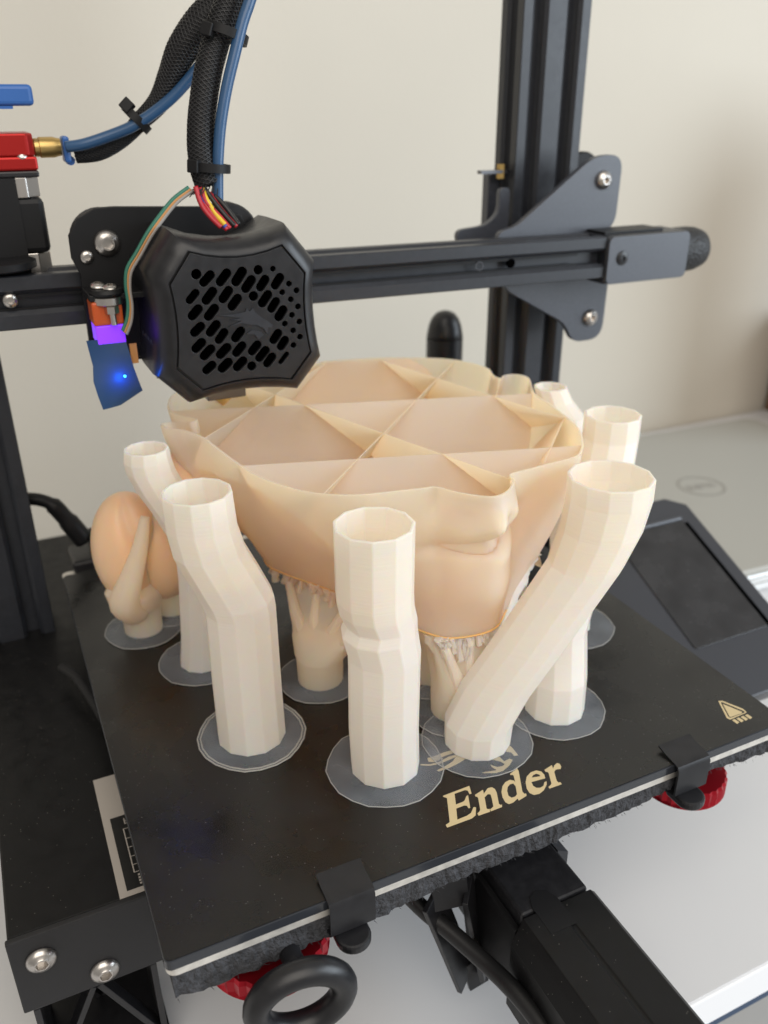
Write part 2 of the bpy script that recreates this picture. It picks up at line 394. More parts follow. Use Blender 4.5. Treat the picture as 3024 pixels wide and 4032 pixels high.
HOLES = [[[59.18, 157.46], [59.18, 157.46], 1.96], [[81.82, 157.21], [81.82, 157.21], 1.87], [[87.4, 157.17], [87.4, 157.17], 1.18], [[79.35, 148.05], [79.35, 148.05], 1.93], [[76.78, 122.19], [76.78, 122.19], 1.94], [[93.27, 151.34], [93.27, 151.34], 1.25], [[96.09, 148.65], [96.09, 148.65], 1.26], [[90.48, 148.46], [90.48, 148.46], 1.25], [[93.67, 145.58], [93.67, 145.58], 1.26], [[96.36, 142.66], [96.36, 142.66], 1.27], [[93.83, 139.74], [93.83, 139.74], 1.27], [[90.81, 136.75], [90.81, 136.75], 1.27], [[96.62, 136.95], [96.62, 136.95], 1.28], [[93.95, 133.87], [93.95, 133.87], 1.28], [[96.59, 131.15], [96.59, 131.15], 1.3], [[93.79, 128.23], [93.79, 128.23], 1.3]]
DRAGON = [[[[65.52, 142.54], [71.32, 142.23], [75.87, 142.69], [76.32, 144.09], [77.44, 142.71], [78.68, 143.86], [79.51, 142.17], [81.67, 140.26], [84.39, 138.27], [86.1, 136.89], [85.31, 135.94], [84.08, 136.24], [83.56, 133.87], [82.27, 136.09], [79.7, 137.56], [77.6, 137.77], [74.16, 138.81], [68.89, 138.0], [74.23, 139.58], [69.79, 140.44], [74.31, 140.66]]], [[[80.03, 132.18], [82.28, 133.66], [81.45, 134.62], [77.81, 135.87], [75.6, 134.73], [78.74, 134.05]]]]
SLEEVE = [[72.06, 160.0, 184.72], [70.94, 161.43, 190.7], [71.21, 162.86, 199.1], [73.28, 164.29, 209.83], [77.19, 165.71, 222.78], [82.33, 167.14, 234.74], [87.49, 168.57, 244.26], [92.28, 170.0, 252.96]]
TUBE = [[74.37, 158.0, 178.66], [75.62, 158.29, 191.58], [77.76, 158.57, 204.09], [81.13, 158.86, 216.25], [85.16, 159.14, 227.35], [88.73, 159.43, 236.7], [92.07, 159.71, 243.64], [95.49, 160.0, 252.0]]
SLEEVE2 = [[32.66, 204.0, 193.95], [40.89, 201.11, 194.94], [49.59, 198.22, 199.35], [56.56, 195.33, 205.51], [63.99, 192.44, 212.45], [68.83, 189.56, 220.96], [73.14, 186.67, 229.25], [80.33, 183.78, 237.38], [88.62, 180.89, 243.82], [95.92, 178.0, 250.91]]
TUBE2 = [[29.05, 199.0, 197.25], [35.09, 196.44, 198.09], [44.38, 193.89, 200.88], [52.78, 191.33, 204.04], [61.4, 188.78, 209.0], [69.1, 186.22, 214.8], [76.92, 183.67, 222.54], [84.19, 181.11, 230.81], [89.83, 178.56, 238.09], [95.7, 176.0, 249.92]]
WIRES = [["red", [67.66, 159.0, 184.52], [68.5, 156.0, 179.97], [70.97, 153.0, 174.9], [74.9, 150.0, 170.16]], ["black", [69.63, 158.7, 184.47], [72.18, 155.8, 179.82], [74.77, 152.9, 175.59], [77.85, 150.0, 171.32]], ["red", [72.15, 158.4, 182.22], [72.98, 155.6, 178.93], [75.61, 152.8, 174.68], [78.5, 150.0, 171.1]], ["yellow", [68.98, 158.1, 184.11], [69.74, 155.4, 179.96], [71.86, 152.7, 175.32], [74.11, 150.0, 171.97]], ["blue", [67.93, 157.8, 183.74], [69.1, 155.2, 178.71], [71.72, 152.6, 174.02], [74.51, 150.0, 171.07]], ["red", [68.37, 157.5, 184.17], [69.56, 155.0, 179.14], [72.9, 152.5, 174.85], [75.88, 150.0, 170.55]], ["black", [73.17, 157.2, 181.4], [75.56, 154.8, 178.44], [77.87, 152.4, 174.6], [79.31, 150.0, 171.68]], ["red", [66.42, 156.9, 184.72], [67.14, 154.6, 179.29], [69.39, 152.3, 175.05], [72.63, 150.0, 171.17]]]
RIBBON = [["green", [64.17, 158.0, 184.47], [58.24, 157.78, 180.88], [53.09, 157.56, 175.98], [47.83, 157.33, 170.22], [42.89, 157.11, 163.53], [38.82, 156.89, 158.09], [37.57, 156.67, 152.38], [37.51, 156.44, 146.04], [36.39, 156.22, 140.63], [34.11, 156.0, 136.23]], ["orange", [64.75, 158.0, 183.85], [58.81, 157.78, 180.26], [53.65, 157.56, 175.35], [48.38, 157.33, 169.57], [43.44, 157.11, 162.88], [39.36, 156.89, 157.42], [38.11, 156.67, 151.7], [38.05, 156.44, 145.34], [36.94, 156.22, 139.92], [34.66, 156.0, 135.51]], ["white", [65.34, 158.0, 183.31], [59.39, 157.78, 179.71], [54.22, 157.56, 174.8], [48.95, 157.33, 169.01], [44.0, 157.11, 162.31], [39.91, 156.89, 156.84], [38.67, 156.67, 151.11], [38.61, 156.44, 144.73], [37.5, 156.22, 139.3], [35.22, 156.0, 134.88]]]
# ------------------------------------------------------------------ setting
def structure(o):
    o['kind'] = 'structure'; return o
wall = structure(obj('wall', MB().box(-1500, 1600, 505, 560, -760, 1700), 'wall_paint'))
table = structure(obj('table', MB().box(-900, 1300, -18.5, 500, -131, -112), 'desk_top'))
obj('edge_band', MB().box(-900, 1300, -20.0, -18.3, -131.3, -112.2), 'desk_edge', table, bevel=.5)
obj('under_rail', MB().box(-880, 1280, -14, 30, -149, -131.6), 'navy_metal', table)
structure(obj('floor', MB().box(-2500, 2500, -2500, 500, -780, -760), 'floor'))

# ------------------------------------------------------------------ printer
printer = thing('printer', 'black desktop 3D printer with a black build plate and red levelling knobs', 'printer', (120, 150, -112))

def vslot(w, d):
    """outline of a V-slot extrusion w x d (multiples of 20)"""
    def side(L):
        pts = []
        for k in range(int(L // 20)):
            c = 10 + 20 * k
            pts += [(c - 4.7, 0), (c - 3.0, 1.7), (c - 5.4, 1.7), (c - 5.4, 3.0), (c - 2.8, 5.8), (c + 2.8, 5.8), (c + 5.4, 3.0), (c + 5.4, 1.7), (c + 3.0, 1.7), (c + 4.7, 0)]
        return pts
    out = [(0.4, 0)] + side(w) + [(w - .4, 0), (w, .4)] + [(w - b, a) for a, b in side(d)] + [(w, d - .4), (w - .4, d)]
    out += [(w - a, d - b) for a, b in side(w)] + [(.4, d), (0, d - .4)] + [(b, d - a) for a, b in side(d)] + [(0, .4)]
    return out

# base
base = obj('base_box', MB().box(-42, 62, 52, 342, -60, -28), 'dusty_black', printer, bevel=.8)
obj('front_plate', MB().box(-42.6, 62, 49.4, 51.7, -60.5, -27.4), 'plate_black', base, bevel=.5)
for c in ((-33.6, 49.4, -38.4), (-15.8, 49.4, -56.1 + 2)):
    screw(base, c, (0, -1, 0), 4.9, 2.9)
lab = obj('label_sticker', MB().box(-6.7, 40, 51.6 + .6, 113.5, -27.98, -27.85), 'label_white', base)
obj('label_panel', MB().box(-4.0, 40, 54.5, 90, -27.84, -27.78), 'label_black', base)
mk = MB()
mk.add([(1 + .2 * math.cos(0), 87.0, -27.7), (3.4, 87, -27.7), (3.4, 86.4, -27.7), (1, 86.4, -27.7)], [(0, 1, 2, 3)])
for y in (83, 78, 73.5, 69, 65, 61.5):
    mk.add([(-.5, y, -27.7), (6, y, -27.7), (6, y - .3, -27.7), (-.5, y - .3, -27.7)], [(0, 1, 2, 3)])
mk.add([(-.5, 83, -27.69), (-.1, 83, -27.69), (-.1, 61.2, -27.69), (-.5, 61.2, -27.69)], [(0, 1, 2, 3)])
for i in range(4):
    for j in range(5):
        x = .6 + j * 1.1; y = 60.2 - i * 1.3
        mk.add([(x, y, -27.7), (x + .75, y, -27.7), (x + .75, y - .8, -27.7), (x, y - .8, -27.7)], [(0, 1, 2, 3)])
mk.add([(.5, 88.2, -27.7), (.9, 88.2, -27.7), (.9, 85.2, -27.7), (.5, 85.2, -27.7)], [(0, 1, 2, 3)])
mk.add([(.5, 85.5, -27.69), (4.5, 85.5, -27.69), (4.5, 85.1, -27.69), (.5, 85.1, -27.69)], [(0, 1, 2, 3)])
obj('label_print', mk, 'label_white', base)

def truss_foot(x0, x1, y0, y1, z0, z1, t=2.2):
    mb = MB()
    mb.box(x0, x1, y0, y1, z1 - 2, z1); mb.box(x0 - 1, x1 + 1, y0 - 1, y1 + 1, z0, z0 + 9)
    mb.box(x0, x0 + t, y0, y1, z0 + 9, z1 - 2); mb.box(x1 - t, x1, y0, y1, z0 + 9, z1 - 2)
    n = max(2, round((x1 - x0) / 20))
    w = (x1 - x0) / n
    for i in range(n):
        a = x0 + i * w
        zt, zb = z1 - 2, z0 + 9
        up = i % 2 == 0
        mb.bar((a + 1, y0 + 3, zb if up else zt), (a + w - 1, y0 + 3, zt if up else zb), t, 6, (0, 1, 0))
        mb.bar((a + 1, y1 - 3, zt if up else zb), (a + w - 1, y1 - 3, zb if up else zt), t, 6, (0, 1, 0))
    return mb
obj('base_foot', truss_foot(-40, 1, 51, 84, -112, -60.6), 'black_plastic', printer, bevel=.3)
obj('base_foot', truss_foot(-40, 1, 290, 325, -112, -60.3), 'black_plastic', printer, bevel=.3)
rbase = obj('base_box', MB().box(180, 292, 215, 342, -60, -28), 'dusty_black', printer, bevel=.8)
obj('base_foot', truss_foot(225, 290, 290, 325, -112, -60.3), 'black_plastic', printer, bevel=.3)

# Y beam under the bed with its front end cap
def extrude_profile(poly, mapf, a, b):
    return MB().loft([[mapf(u, v, a) for u, v in poly], [mapf(u, v, b) for u, v in poly]])
yb = obj('y_beam', MB().box(112, 138.6, -9.5, 330, -70.5, -30.2), 'black_plastic', printer, bevel=1.0)
cap = MB()
sec = [(109.8, -34), (111.5, -30), (124, -30), (124.4, -30.5), (125.6, -30.5), (126, -30), (138.6, -30), (140.6, -32), (140.6, -72), (136, -75), (112, -75), (107.5, -70), (107.5, -40)]
cap.loft([[(x, -10.5, z) for x, z in sec], [(x, -66, z) for x, z in sec]])
obj('end_cap', cap, 'dusty_black', yb, bevel=.4)
obj('cable_hole', MB().cyl((122, -9.6, -29.9), (122, -9.4, -29.9), 2), 'dark_void', yb) if False else None
nt_ = [(116.5, -19.5), (126.5, -19.5), (126.5, -8.5), (124.8, -4.5), (121.5, -3), (118.2, -4.5), (116.5, -8.5)]
obj('belt_slot', MB().loft([[(x, y, z) for x, y in nt_] for z in (-30.1, -29.9)]), 'matte_black', yb)
obj('beam_cheek', MB().loft([[(x, y, z) for y, z in ((30, -36), (-9.6, -36), (-9.6, -70), (20, -72))] for x in (109.5, 111.8)]), 'matte_black', yb, bevel=.3)
obj('beam_rail', MB().loft([[(x, y, z) for x, z in ((138.8, -30.4), (143.5, -33), (143.5, -44), (138.8, -46))] for y in (8, 330)]), 'anodized', yb)
obj('beam_foot', truss_foot(112, 139, 110, 140, -112, -70.8), 'black_plastic', yb, bevel=.3)
br = MB()
A, B_, C_ = (91.5, 15, -37), (107.3, 15, -89), (115.5, 15, -87.5)
for p, q in ((A, B_), (B_, C_), ((104, 12, -36), C_), (A, (104, 12, -36))):
    br.bar(p, q, 2.0, 12, (0, 0.2, 1))
obj('cable_bracket', br, 'black_plastic', yb, bevel=.3)
obj('bracket_bolt', MB().cyl((104.5, 3, -58.5), (104.5, 8, -58.5), 1.6, n=12), 'steel', yb, smooth=True)
obj('bed_cable', MB().tube(catmull([(80, 48, -36), (88.5, 24, -46), (96.5, 8, -50.5), (102.0, -6, -52.5), (105.0, -20, -52), (107, -34, -54), (108, -50, -60)]), 3.1, 12), 'wire_black', printer, smooth='all')

# uprights
for x0 in (251, -48):
    obj('upright', extrude_profile(vslot(40, 20), lambda u, v, t: (x0 + u, 231 + v, t), -27.9, 420), 'anodized', printer)

# gantry beam (a touch out of level)
def bz(x): return 131.0 + (280 - x) * 0.0105
beam_sec = vslot(20, 20)
gb = obj('gantry_beam', extrude_profile(beam_sec, lambda u, v, t: (t, 185 + u, bz(t) + v), -70, 277.5), 'anodized', printer)
bl = MB()
for z0 in (5.6, 11.6):
    bl.loft([[(t, 187.2, bz(t) + z0), (t, 188.4, bz(t) + z0), (t, 188.4, bz(t) + z0 + 2.2), (t, 187.2, bz(t) + z0 + 2.2)] for t in (-70, 262)])
obj('drive_belt', bl, 'matte_black', gb)
obj('tapped_hole', MB().ring((205.0, 187.0, bz(205) + 10.3), (0, 1, 0), 1.9, .4, 20, 6), 'dark_steel', gb, smooth=True)
obj('tapped_hole', MB().cyl((223.0, 188.6, bz(223) + 10.4), (223, 186.9, bz(223) + 10.4), 2.2, n=18), 'dark_void', gb, smooth=True)
screw(gb, (-1.0, 186, bz(0) + 11.2), (0, -1, 0), 2.9, 2.0)

# right carriage plate with its wheels and bolts
zp = fillet([(298.6, 187.5), (298.0, 153.5), (285, 147.5), (285, 134.5), (297.6, 129), (296.8, 93.6), (277.5, 93.6), (271.5, 104.5), (228, 128), (226, 154), (236, 155.5), (281.0, 187.5)], 11)
cpz = plate('carriage_plate', [[zp]], 'powder_coat', printer, lambda u, v, w: (u, 206.5 + w, v), 3.0, .25)
for c in ((287.5, 204.7, 176), (287.6, 204.7, 106)):
    screw(cpz, c, (0, -1, 0), 4.6, 3.2)
for c in ((298.0, 241, 176), (298.0, 241, 106), (243.5, 241, 141)):
    w = MB().lathe(c, (0, 1, 0), [(4, -5.5), (11.2, -5.5), (12, -4.5), (12, -3), (9.5, -.8), (9.5, .8), (12, 3), (12, 4.5), (11.2, 5.5), (4, 5.5)], 32)
    obj('wheel', w, 'matte_black', cpz, smooth=30)
    obj('wheel_axle', MB().cyl((c[0], 208, c[2]), (c[0], 248, c[2]), 2.5, n=12), 'steel', cpz, smooth=True)
bp = [(227, 186), (233, 186), (233, 150), (228, 143), (214, 139), (214, 130), (240, 130), (240, 186)]
obj('rear_plate', MB().box(243.5, 250.2, 244, 250, 128, 178), 'powder_coat', cpz, bevel=.4)
e1 = fillet([(244.5, 172), (250.2, 172), (250.2, 144), (222, 142.5), (219, 152.5), (237, 154), (244.5, 160)], 7)
plate('bracket_flange', [[e1]], 'powder_coat', cpz, lambda u, v, w: (u - 3, 230.5 + w, v), 3.0, .2)
obj('limit_tab', MB().box(234, 250.3, 236, 240, 178.6, 180.2), 'dark_steel', cpz)
obj('limit_nut', MB().cyl((247, 238, 176), (247, 238, 183), 2.2, n=6), 'brass', cpz)

# belt tensioner on the beam end
tn = obj('belt_tensioner', MB().box(278.0, 331, 184.6, 207, 127.6, 151.2), 'anodized', printer, bevel=1.2, seg=3)
plate('tensioner_face', [[rounded(278.4, 330.4, 127.9, 150.8, 3)]], 'powder_coat', tn, lambda u, v, w: (u, 183.9 + w, v), 1.0, .2)
screw(tn, (287, 183.3, 140.4), (0, -1, 0), 3.6, 1.2, 'black_plastic')
kb = MB().lathe((331.2, 196, 139.6), (1, 0, 0), [(10.4, 0), (11.6, .6), (11.8, 8), (11.4, 13), (9.8, 18), (6.4, 21.4), (2, 23)], 48)
obj('tensioner_knob', kb, 'knurl', tn, smooth=40)
obj('tensioner_top', MB().box(280, 318, 190, 206, 151.0, 152.6), 'matte_black', tn, bevel=.4)

# extruder on the left end of the beam
mo = obj('stepper_motor', MB().box(-24.5, 17.5, 196, 238, 160, 180), 'matte_black', printer, bevel=2.0)
oc = [(-19.5, 196.5), (12.5, 196.5), (17.2, 201.2), (17.2, 233), (12.5, 238), (-19.5, 238), (-24, 233), (-24, 201.2)]
for z0, z1 in ((180.05, 187.2), (152.3, 159.95)):
    obj('motor_cap', MB().loft([[(x, y, z) for x, y in oc] for z in (z0, z1)]), 'steel', mo, bevel=.3)
obj('motor_label', MB().box(-24.8, 8.8, 195.2, 196.6, 152.2, 187.1), 'matte_black', mo)
obj('motor_seam', MB().box(-24.2, 17.6, 195.9, 238, 187.2, 189.4), 'black_plastic', mo, bevel=.6)
ex = obj('extruder_body', MB().box(-26, 17.8, 197, 236, 189.5, 194.3), 'red_extruder', printer, bevel=.8)
obj('extruder_arm', MB().loft([[(x, y, z) for x, y in ((-26, 197.4), (15.2, 197.4), (17.6, 200), (17.6, 226), (-26, 226))] for z in (194.35, 202.2)]), 'red_extruder', ex, bevel=.7)
screw(ex, (12.8, 199.0, 194.2), (0, -.5, 1), 2.2, 1.6)
fit = obj('brass_fitting', MB().lathe((17.5, 205, 197.0), (1, 0, 0), [(2.6, 0), (3.3, .6), (3.3, 2.2), (3.7, 2.4), (3.7, 7.4), (3.3, 8.8), (3.1, 10)], 14), 'brass', ex, smooth=30)
obj('fitting_clip', MB().box(28.0, 30.6, 200.8, 209.2, 191.4, 200.9), 'blue_plastic', ex, bevel=1.0)
obj('clip_tip', MB().tube([(30.2, 203, 192.2), (30.2, 207, 192.2)], 1.7, 14), 'blue_plastic', ex, smooth=True)
gd = obj('filament_guide', MB().box(-40, 20.6, 203, 214, 211.2, 218.4), 'blue_plastic', printer, bevel=1.6, seg=3)
obj('guide_rib', MB().box(-40, 13, 204, 213, 210.2, 211.2), 'blue_plastic', gd)
obj('guide_post', MB().box(-40, -34, 205, 212, 189.5, 211), 'blue_plastic', gd, bevel=.5)
pul = MB().lathe((-2, 192, 157.5), (0, 0, 1), [(11, -2.0), (13, -1.2), (13, 1.2), (11, 2)], 32)
obj('belt_pulley', pul, 'matte_black', printer, smooth=30)

# ------------------------------------------------------------------ print head
ph = obj('print_head', MB().loft([[(x, y, z) for x, z in
     [(26, 120), (24.0, 128), (24.4, 147), (24.6, 154), (22.4, 160), (22.6, 168), (26.5, 174), (33, 177.2), (40, 177.4), (74, 175.8), (88, 172), (94, 160), (94, 124), (88, 118)]] for y in (176.5, 179.5)]), 'matte_black', printer, bevel=.3)
for c, rr in (((35.7, 184.8, 164.5), 12), ((84, 184.8, 164.5), 12)):
    obj('wheel', MB().lathe(c, (0, 1, 0), [(4, -5), (rr - .8, -5), (rr, -4), (rr, -2.5), (rr - 2.5, -.5), (rr - 2.5, .5), (rr, 2.5), (rr, 4), (rr - .8, 5), (4, 5)], 32), 'black_plastic', ph, smooth=30)
screw(ph, (35.7, 176.4, 164.7), (0, -1, 0), 4.9, 3.4)
screw(ph, (27.8, 176.4, 160.2), (0, -1, 0), 2.5, 1.6)
# fan cover: pinched octagonal hood
def pinch(s, dx=0, dz=0, top=0.0):
    """outline of the hood in x,z; s shrinks towards the middle"""
    cx, cz = 74.7, 140.2
    K = [(95.0, 171.3), (105.4, 158.2), (106.7, 121), (96.4, 109.0), (53.8, 109.4), (42.9, 121), (43.6, 158.4), (53.4, 171.3)]
    bow = [(.0), (1.6), (0), (2.6), (0), (1.6), (0), (3.6)]
    pts = []
    for i in range(8):
        a = Vector(K[i]); b = Vector(K[(i + 1) % 8]); n = 6 if i % 2 else 3
        mid = (a + b) / 2; inn = (Vector((cx, cz)) - mid).normalized()
        for k in range(n):
            t = k / n; p = a.lerp(b, t) + inn * bow[i] * 4 * t * (1 - t)
            if top and i == 7: p.y -= top * 4 * t * (1 - t)
            pts.append((cx + (p.x - cx) * s * 1.03 + dx, cz + (p.y - cz) * s * 1.02 + dz))
    return pts
def hood_ring(s, y, **k): return [(x, y, z) for x, z in pinch(s, **k)]
hood = MB().loft([hood_ring(.99, 177.5, top=3.5), hood_ring(1.0, 168, top=2.5), hood_ring(1.0, 150), hood_ring(.995, 147), hood_ring(.98, 144.3), hood_ring(.95, 141.9), hood_ring(.91, 140.0), hood_ring(.86, 138.7), hood_ring(.81, 138.0), hood_ring(.80, 138.0), hood_ring(.795, 139.4), hood_ring(.775, 139.4), hood_ring(.775, 145)], cap0=False, cap1=False)
obj('fan_cover', hood, 'black_plastic', ph, smooth=46)
obj('fan_duct', MB().loft([hood_ring(.97, 176, top=3.5), hood_ring(.97, 168, top=2.5), hood_ring(.97, 151)]), 'black_plastic', ph)
obj('fan_backing', MB().loft([hood_ring(.9, 150.6), hood_ring(.77, 146)]), 'dark_void', ph)
plate('front_grille', [[pinch(.772)] + [capsule(a, b, r) for a, b, r in SLOTS + HOLES]], 'black_plastic', ph, lambda u, v, w: (u, 138.6 + w, v), 1.2, .12)
plate('emblem', DRAGON, 'anodized', ph, lambda u, v, w: (u, 137.7 + w, v), .5)
for i in range(8):
    for j in range(2):
        y = 150 + i * 2.6
        obj('vent_rib', MB().box(43.4, 45.0, y, y + 1.2, 118.5 + 1.2 * (i % 3) + j * 8.0, 125 + j * 6.5 + 1.0 * (i % 2)), 'powder_coat', ph)
obj('nozzle_block', MB().box(64, 80, 160, 174, 103.5, 112), 'dark_steel', ph, bevel=.5)
obj('nozzle', MB().lathe((72, 168, 103.5), (0, 0, -1), [(3.5, 0), (3.5, 2.2), (.5, 5)], 14), 'brass', ph, smooth=True)

# levelling probe with its tape flap
pb = obj('probe_bracket', MB().box(24.3, 44, 158, 176.5, 147.2, 149.4), 'matte_black', ph, bevel=.3)
pr_ = obj('level_probe', MB().box(24.6, 35.4, 157.5, 169, 138.3, 147.0), 'orange_sensor', printer, bevel=.8)
obj('glow_band', MB().box(24.9, 35.2, 157.7, 168.8, 131.5, 138.25), 'purple_glow', pr_, bevel=.4)
obj('probe_collar', MB().lathe((31, 161, 147.1), (0, 0, 1), [(5.4, -1.6), (5.8, -1.2), (5.8, 1.2), (5.0, 1.8)], 24), 'steel', pr_, smooth=30)
obj('probe_rubber', MB().lathe((31, 161, 149.0), (0, 0, 1), [(5.9, 0), (6.2, .8), (5.6, 2.0)], 24), 'matte_black', pr_, smooth=30)
obj('probe_nut', MB().cyl((31.4, 156.8, 142.9), (31.4, 156.8, 145.4), 2.6, n=6), 'steel', pr_)
obj('probe_stud', MB().cyl((31.6, 156.6, 138.6), (31.4, 156.8, 143), 1.2, n=12), 'steel', pr_, smooth=True)
for c in ((28.5, 163, 151.6), (32.5, 161, 150.9)):
    screw(pr_, c, (0, -.25, 1), 2.7, 1.5)
fl = MB()
outline = [[(21.0, 133.6), (34.9, 133.0)], [(21.4, 130), (35.5, 128.6)], [(22.0, 124), (36.4, 122)], [(21.2, 118.4), (37.5, 117)], [(21.9, 113), (38.6, 112.6)], [(23.0, 107.5), (29.8, 107.9)]]
def flap(off):
    rows = []
    for i, (a, b) in enumerate(outline):
        row = []
        for k in range(7):
            t = k / 6
            x = a[0] + (b[0] - a[0]) * t; z = a[1] + (b[1] - a[1]) * t
            y = 157.2 + .9 * math.sin(i * 1.1 + t * 2.2) + 1.4 * (t - .5) ** 2 - i * .25
            row.append((x, y + off, z))
        rows.append(row)
    return rows
ra, rb_ = flap(0), flap(.35)
vs = [p for r_ in ra for p in r_] + [p for r_ in rb_ for p in r_]
nn = len(ra) * 7; fs = []
for i in range(len(ra) - 1):
    for k in range(6):
        a = i * 7 + k
        fs += [(a, a + 1, a + 8, a + 7), (a + nn, a + 7 + nn, a + 8 + nn, a + 1 + nn)]
for i in range(len(ra) - 1):
    fs += [(i * 7, i * 7 + 7, i * 7 + 7 + nn, i * 7 + nn), (i * 7 + 6, i * 7 + 6 + nn, i * 7 + 13 + nn, i * 7 + 13)]
for k in range(6):
    fs += [(k, k + nn, k + 1 + nn, k + 1)]; l = (len(ra) - 1) * 7 + k; fs += [(l, l + 1, l + 1 + nn, l + nn)]
fl.add(vs, fs)
obj('tape_flap', fl, 'blue_tape', pr_, smooth=True)
obj('tape_tail', MB().box(36.2, 38.8, 158.5, 159.2, 123, 130.5), 'wire_orange', pr_)
obj('indicator_led', MB().lathe((32.6, 156.6, 119.2), (0, -1, 0), [(.75, 0), (.75, .3), (.45, .75), (.1, .85)], 14), 'led', pr_, smooth=True)
ll = bpy.data.lights.new('led_light', 'POINT'); ll.energy = 0.0036; ll.color = (0.0, 0.12, 1.0); ll.shadow_soft_size = 0.0015
lo = bpy.data.objects.new('led_light', ll); lo.location = (30.8 * MM, 152.0 * MM, 119.0 * MM); col.objects.link(lo)

# cables
sl = obj('cable_sleeve', MB().tube(catmull(SLEEVE), 4.6, 16), 'braid', printer, smooth='all')
obj('feed_tube', MB().tube(catmull(TUBE), 2.05, 14), 'blue_tube', printer, smooth='all')
p2 = catmull(SLEEVE2)
s2 = obj('cable_sleeve', MB().tube(p2, [2.6 + 3.9 * min(1, max(0, (i - 14) / 30)) ** 1.2 for i in range(len(p2))], 18), 'braid', printer, smooth='all')
obj('feed_tube', MB().tube(catmull(TUBE2), 2.05, 14), 'blue_tube', printer, smooth='all')
def strands(path, rad, parent, n=12, turns=.11):
    P = [Vector(p) for p in path]; u = (P[1] - P[0]).orthogonal().normalized(); fr_ = []
    for i, p in enumerate(P):
        t = (P[min(i + 1, len(P) - 1)] - P[max(i - 1, 0)]).normalized(); u = (u - t * u.dot(t)).normalized(); fr_.append((p, u.copy(), t.cross(u)))
    L = [0]
    for i in range(1, len(P)): L.append(L[-1] + (P[i] - P[i - 1]).length)
    mb = MB()
    for sgn in (1, -1):
        for k in range(n):
            pts = []
            for i, (p, a, b) in enumerate(fr_):
                q = 2 * math.pi * k / n + sgn * L[i] * 6.283 * turns / 2
                pts.append(p + (rad[i] + .12) * (math.cos(q) * a + math.sin(q) * b))
            mb.tube(pts, .27, 4)
    o = obj('braid_mesh', mb, 'braid_strand', parent, smooth='all'); o['kind'] = 'stuff'
strands(catmull(SLEEVE, 14), [4.6] * 200, sl)
p2f = catmull(SLEEVE2, 12)
strands(p2f, [2.6 + 3.9 * min(1, max(0, (i / 2 - 14) / 30)) ** 1.2 for i in range(len(p2f))], s2, 13)
ties = [(sl, Vector(SLEEVE[1]) + Vector((2.2, -.5, 0)), (.1, 0, 1), 6.6, 1.0), (s2, Vector(SLEEVE2[3]) + Vector((-1.2, -1, 1)), (.75, -.1, .7), 5.2, .9), (sl, Vector(SLEEVE[5]) + Vector((1.8, -1, -1)), (.35, 0, 1), 7.4, .9)]
for p_, c, ax, r_, t_ in ties:
    tz = MB(); axv = Vector(ax).normalized(); u = axv.orthogonal().normalized(); w = axv.cross(u)
    rings = []
    for k in range(28):
        q = 2 * math.pi * k / 28; d = math.cos(q) * u + math.sin(q) * w
        rings.append([c + d * r_ + axv * 1.5, c + d * (r_ + t_) + axv * 1.5, c + d * (r_ + t_) - axv * 1.5, c + d * r_ - axv * 1.5])
    rings.append(rings[0]); tz.loft(rings, False, False)
    obj('zip_tie', tz, 'matte_black', p_, smooth=30)
    dh = Vector((-.85, -.5, .1)) if r_ > 6 else Vector((-.55, -.4, .75))
    hd = c + dh.normalized() * (r_ + 1)
    obj('tie_head', MB().bar(hd - axv * 2.2, hd + axv * 2.2, 4.2, 3.2, (1, 1, .2)), 'matte_black', p_, bevel=.4)
for wv in WIRES:
    obj('wire', MB().tube(catmull([tuple(q) for q in wv[1:]]), .95, 8), 'wire_' + wv[0], printer, smooth='all')
for wv in RIBBON:
    obj('probe_wire', MB().tube(catmull([tuple(q) for q in wv[1:]]), .75, 8), 'wire_' + wv[0], printer, smooth='all')
fr = MB()
for i in range(22):
    q = random.uniform(0, 6.28); a = Vector(SLEEVE[0]) + Vector((math.cos(q) * 3.4, math.sin(q) * 3.4, 1))
    fr.tube([a, a + Vector((math.cos(q) * 1.4 - .8, math.sin(q) * 1.2 - .3, -2.2)), a + Vector((math.cos(q) * 2.6 - 2.2, math.sin(q) * 2 - .5, -3.6 + random.uniform(-1, 1)))], .2, 5)
obj('frayed_end', fr, 'braid', sl)

# ------------------------------------------------------------------ heated bed
hb = obj('heated_bed', MB().loft([[(x, y, z) for x, y in rounded(0.3, 234.7, .5, 246, 3)] for z in (-7.0, -4.05)]), 'aluminium', printer)
gp = obj('glass_plate', MB().loft([[(x, y, z) for x, y in rounded(0, 235, 0, 235, 2.2)] for z in (-4.0, -.35)]), 'glass_edge', hb, bevel=.25)
obj('plate_coating', MB().loft([[(x, y, z) for x, y in rounded(.35, 234.65, .35, 234.65, 2)] for z in (-.33, 0)]), 'bed_coating', hb)
fm = MB(); prof = []
rnd = random.Random(3)
N = 150
low = []
for i in range(N + 1):
    x = 1.5 + 232 * i / N
    z = -15.2 - 2.6 * math.sin(x * .021 + .3) - 1.2 * math.sin(x * .09) + rnd.uniform(-.35, .35)
    if 66 < x < 112: z += 3.2 * math.sin((x - 66) / 46 * math.pi)
    if 118 < x < 136: z -= 2.0 * math.sin((x - 118) / 18 * math.pi)
    low.append((x, z))
for i in range(N + 1):
    x, z = low[i]
    prof.append([(x, 1.2 + rnd.uniform(-.25, .25), -7.1), (x, .6 + rnd.uniform(-.5, .5), (z - 7) / 2), (x, 1.0 + rnd.uniform(-.6, .6), z), (x, 230, -15), (x, 230, -7.1)])
fm.loft(prof)
obj('insulation_foam', fm, 'foam', hb)
fz = MB(); rnd = random.Random(9)
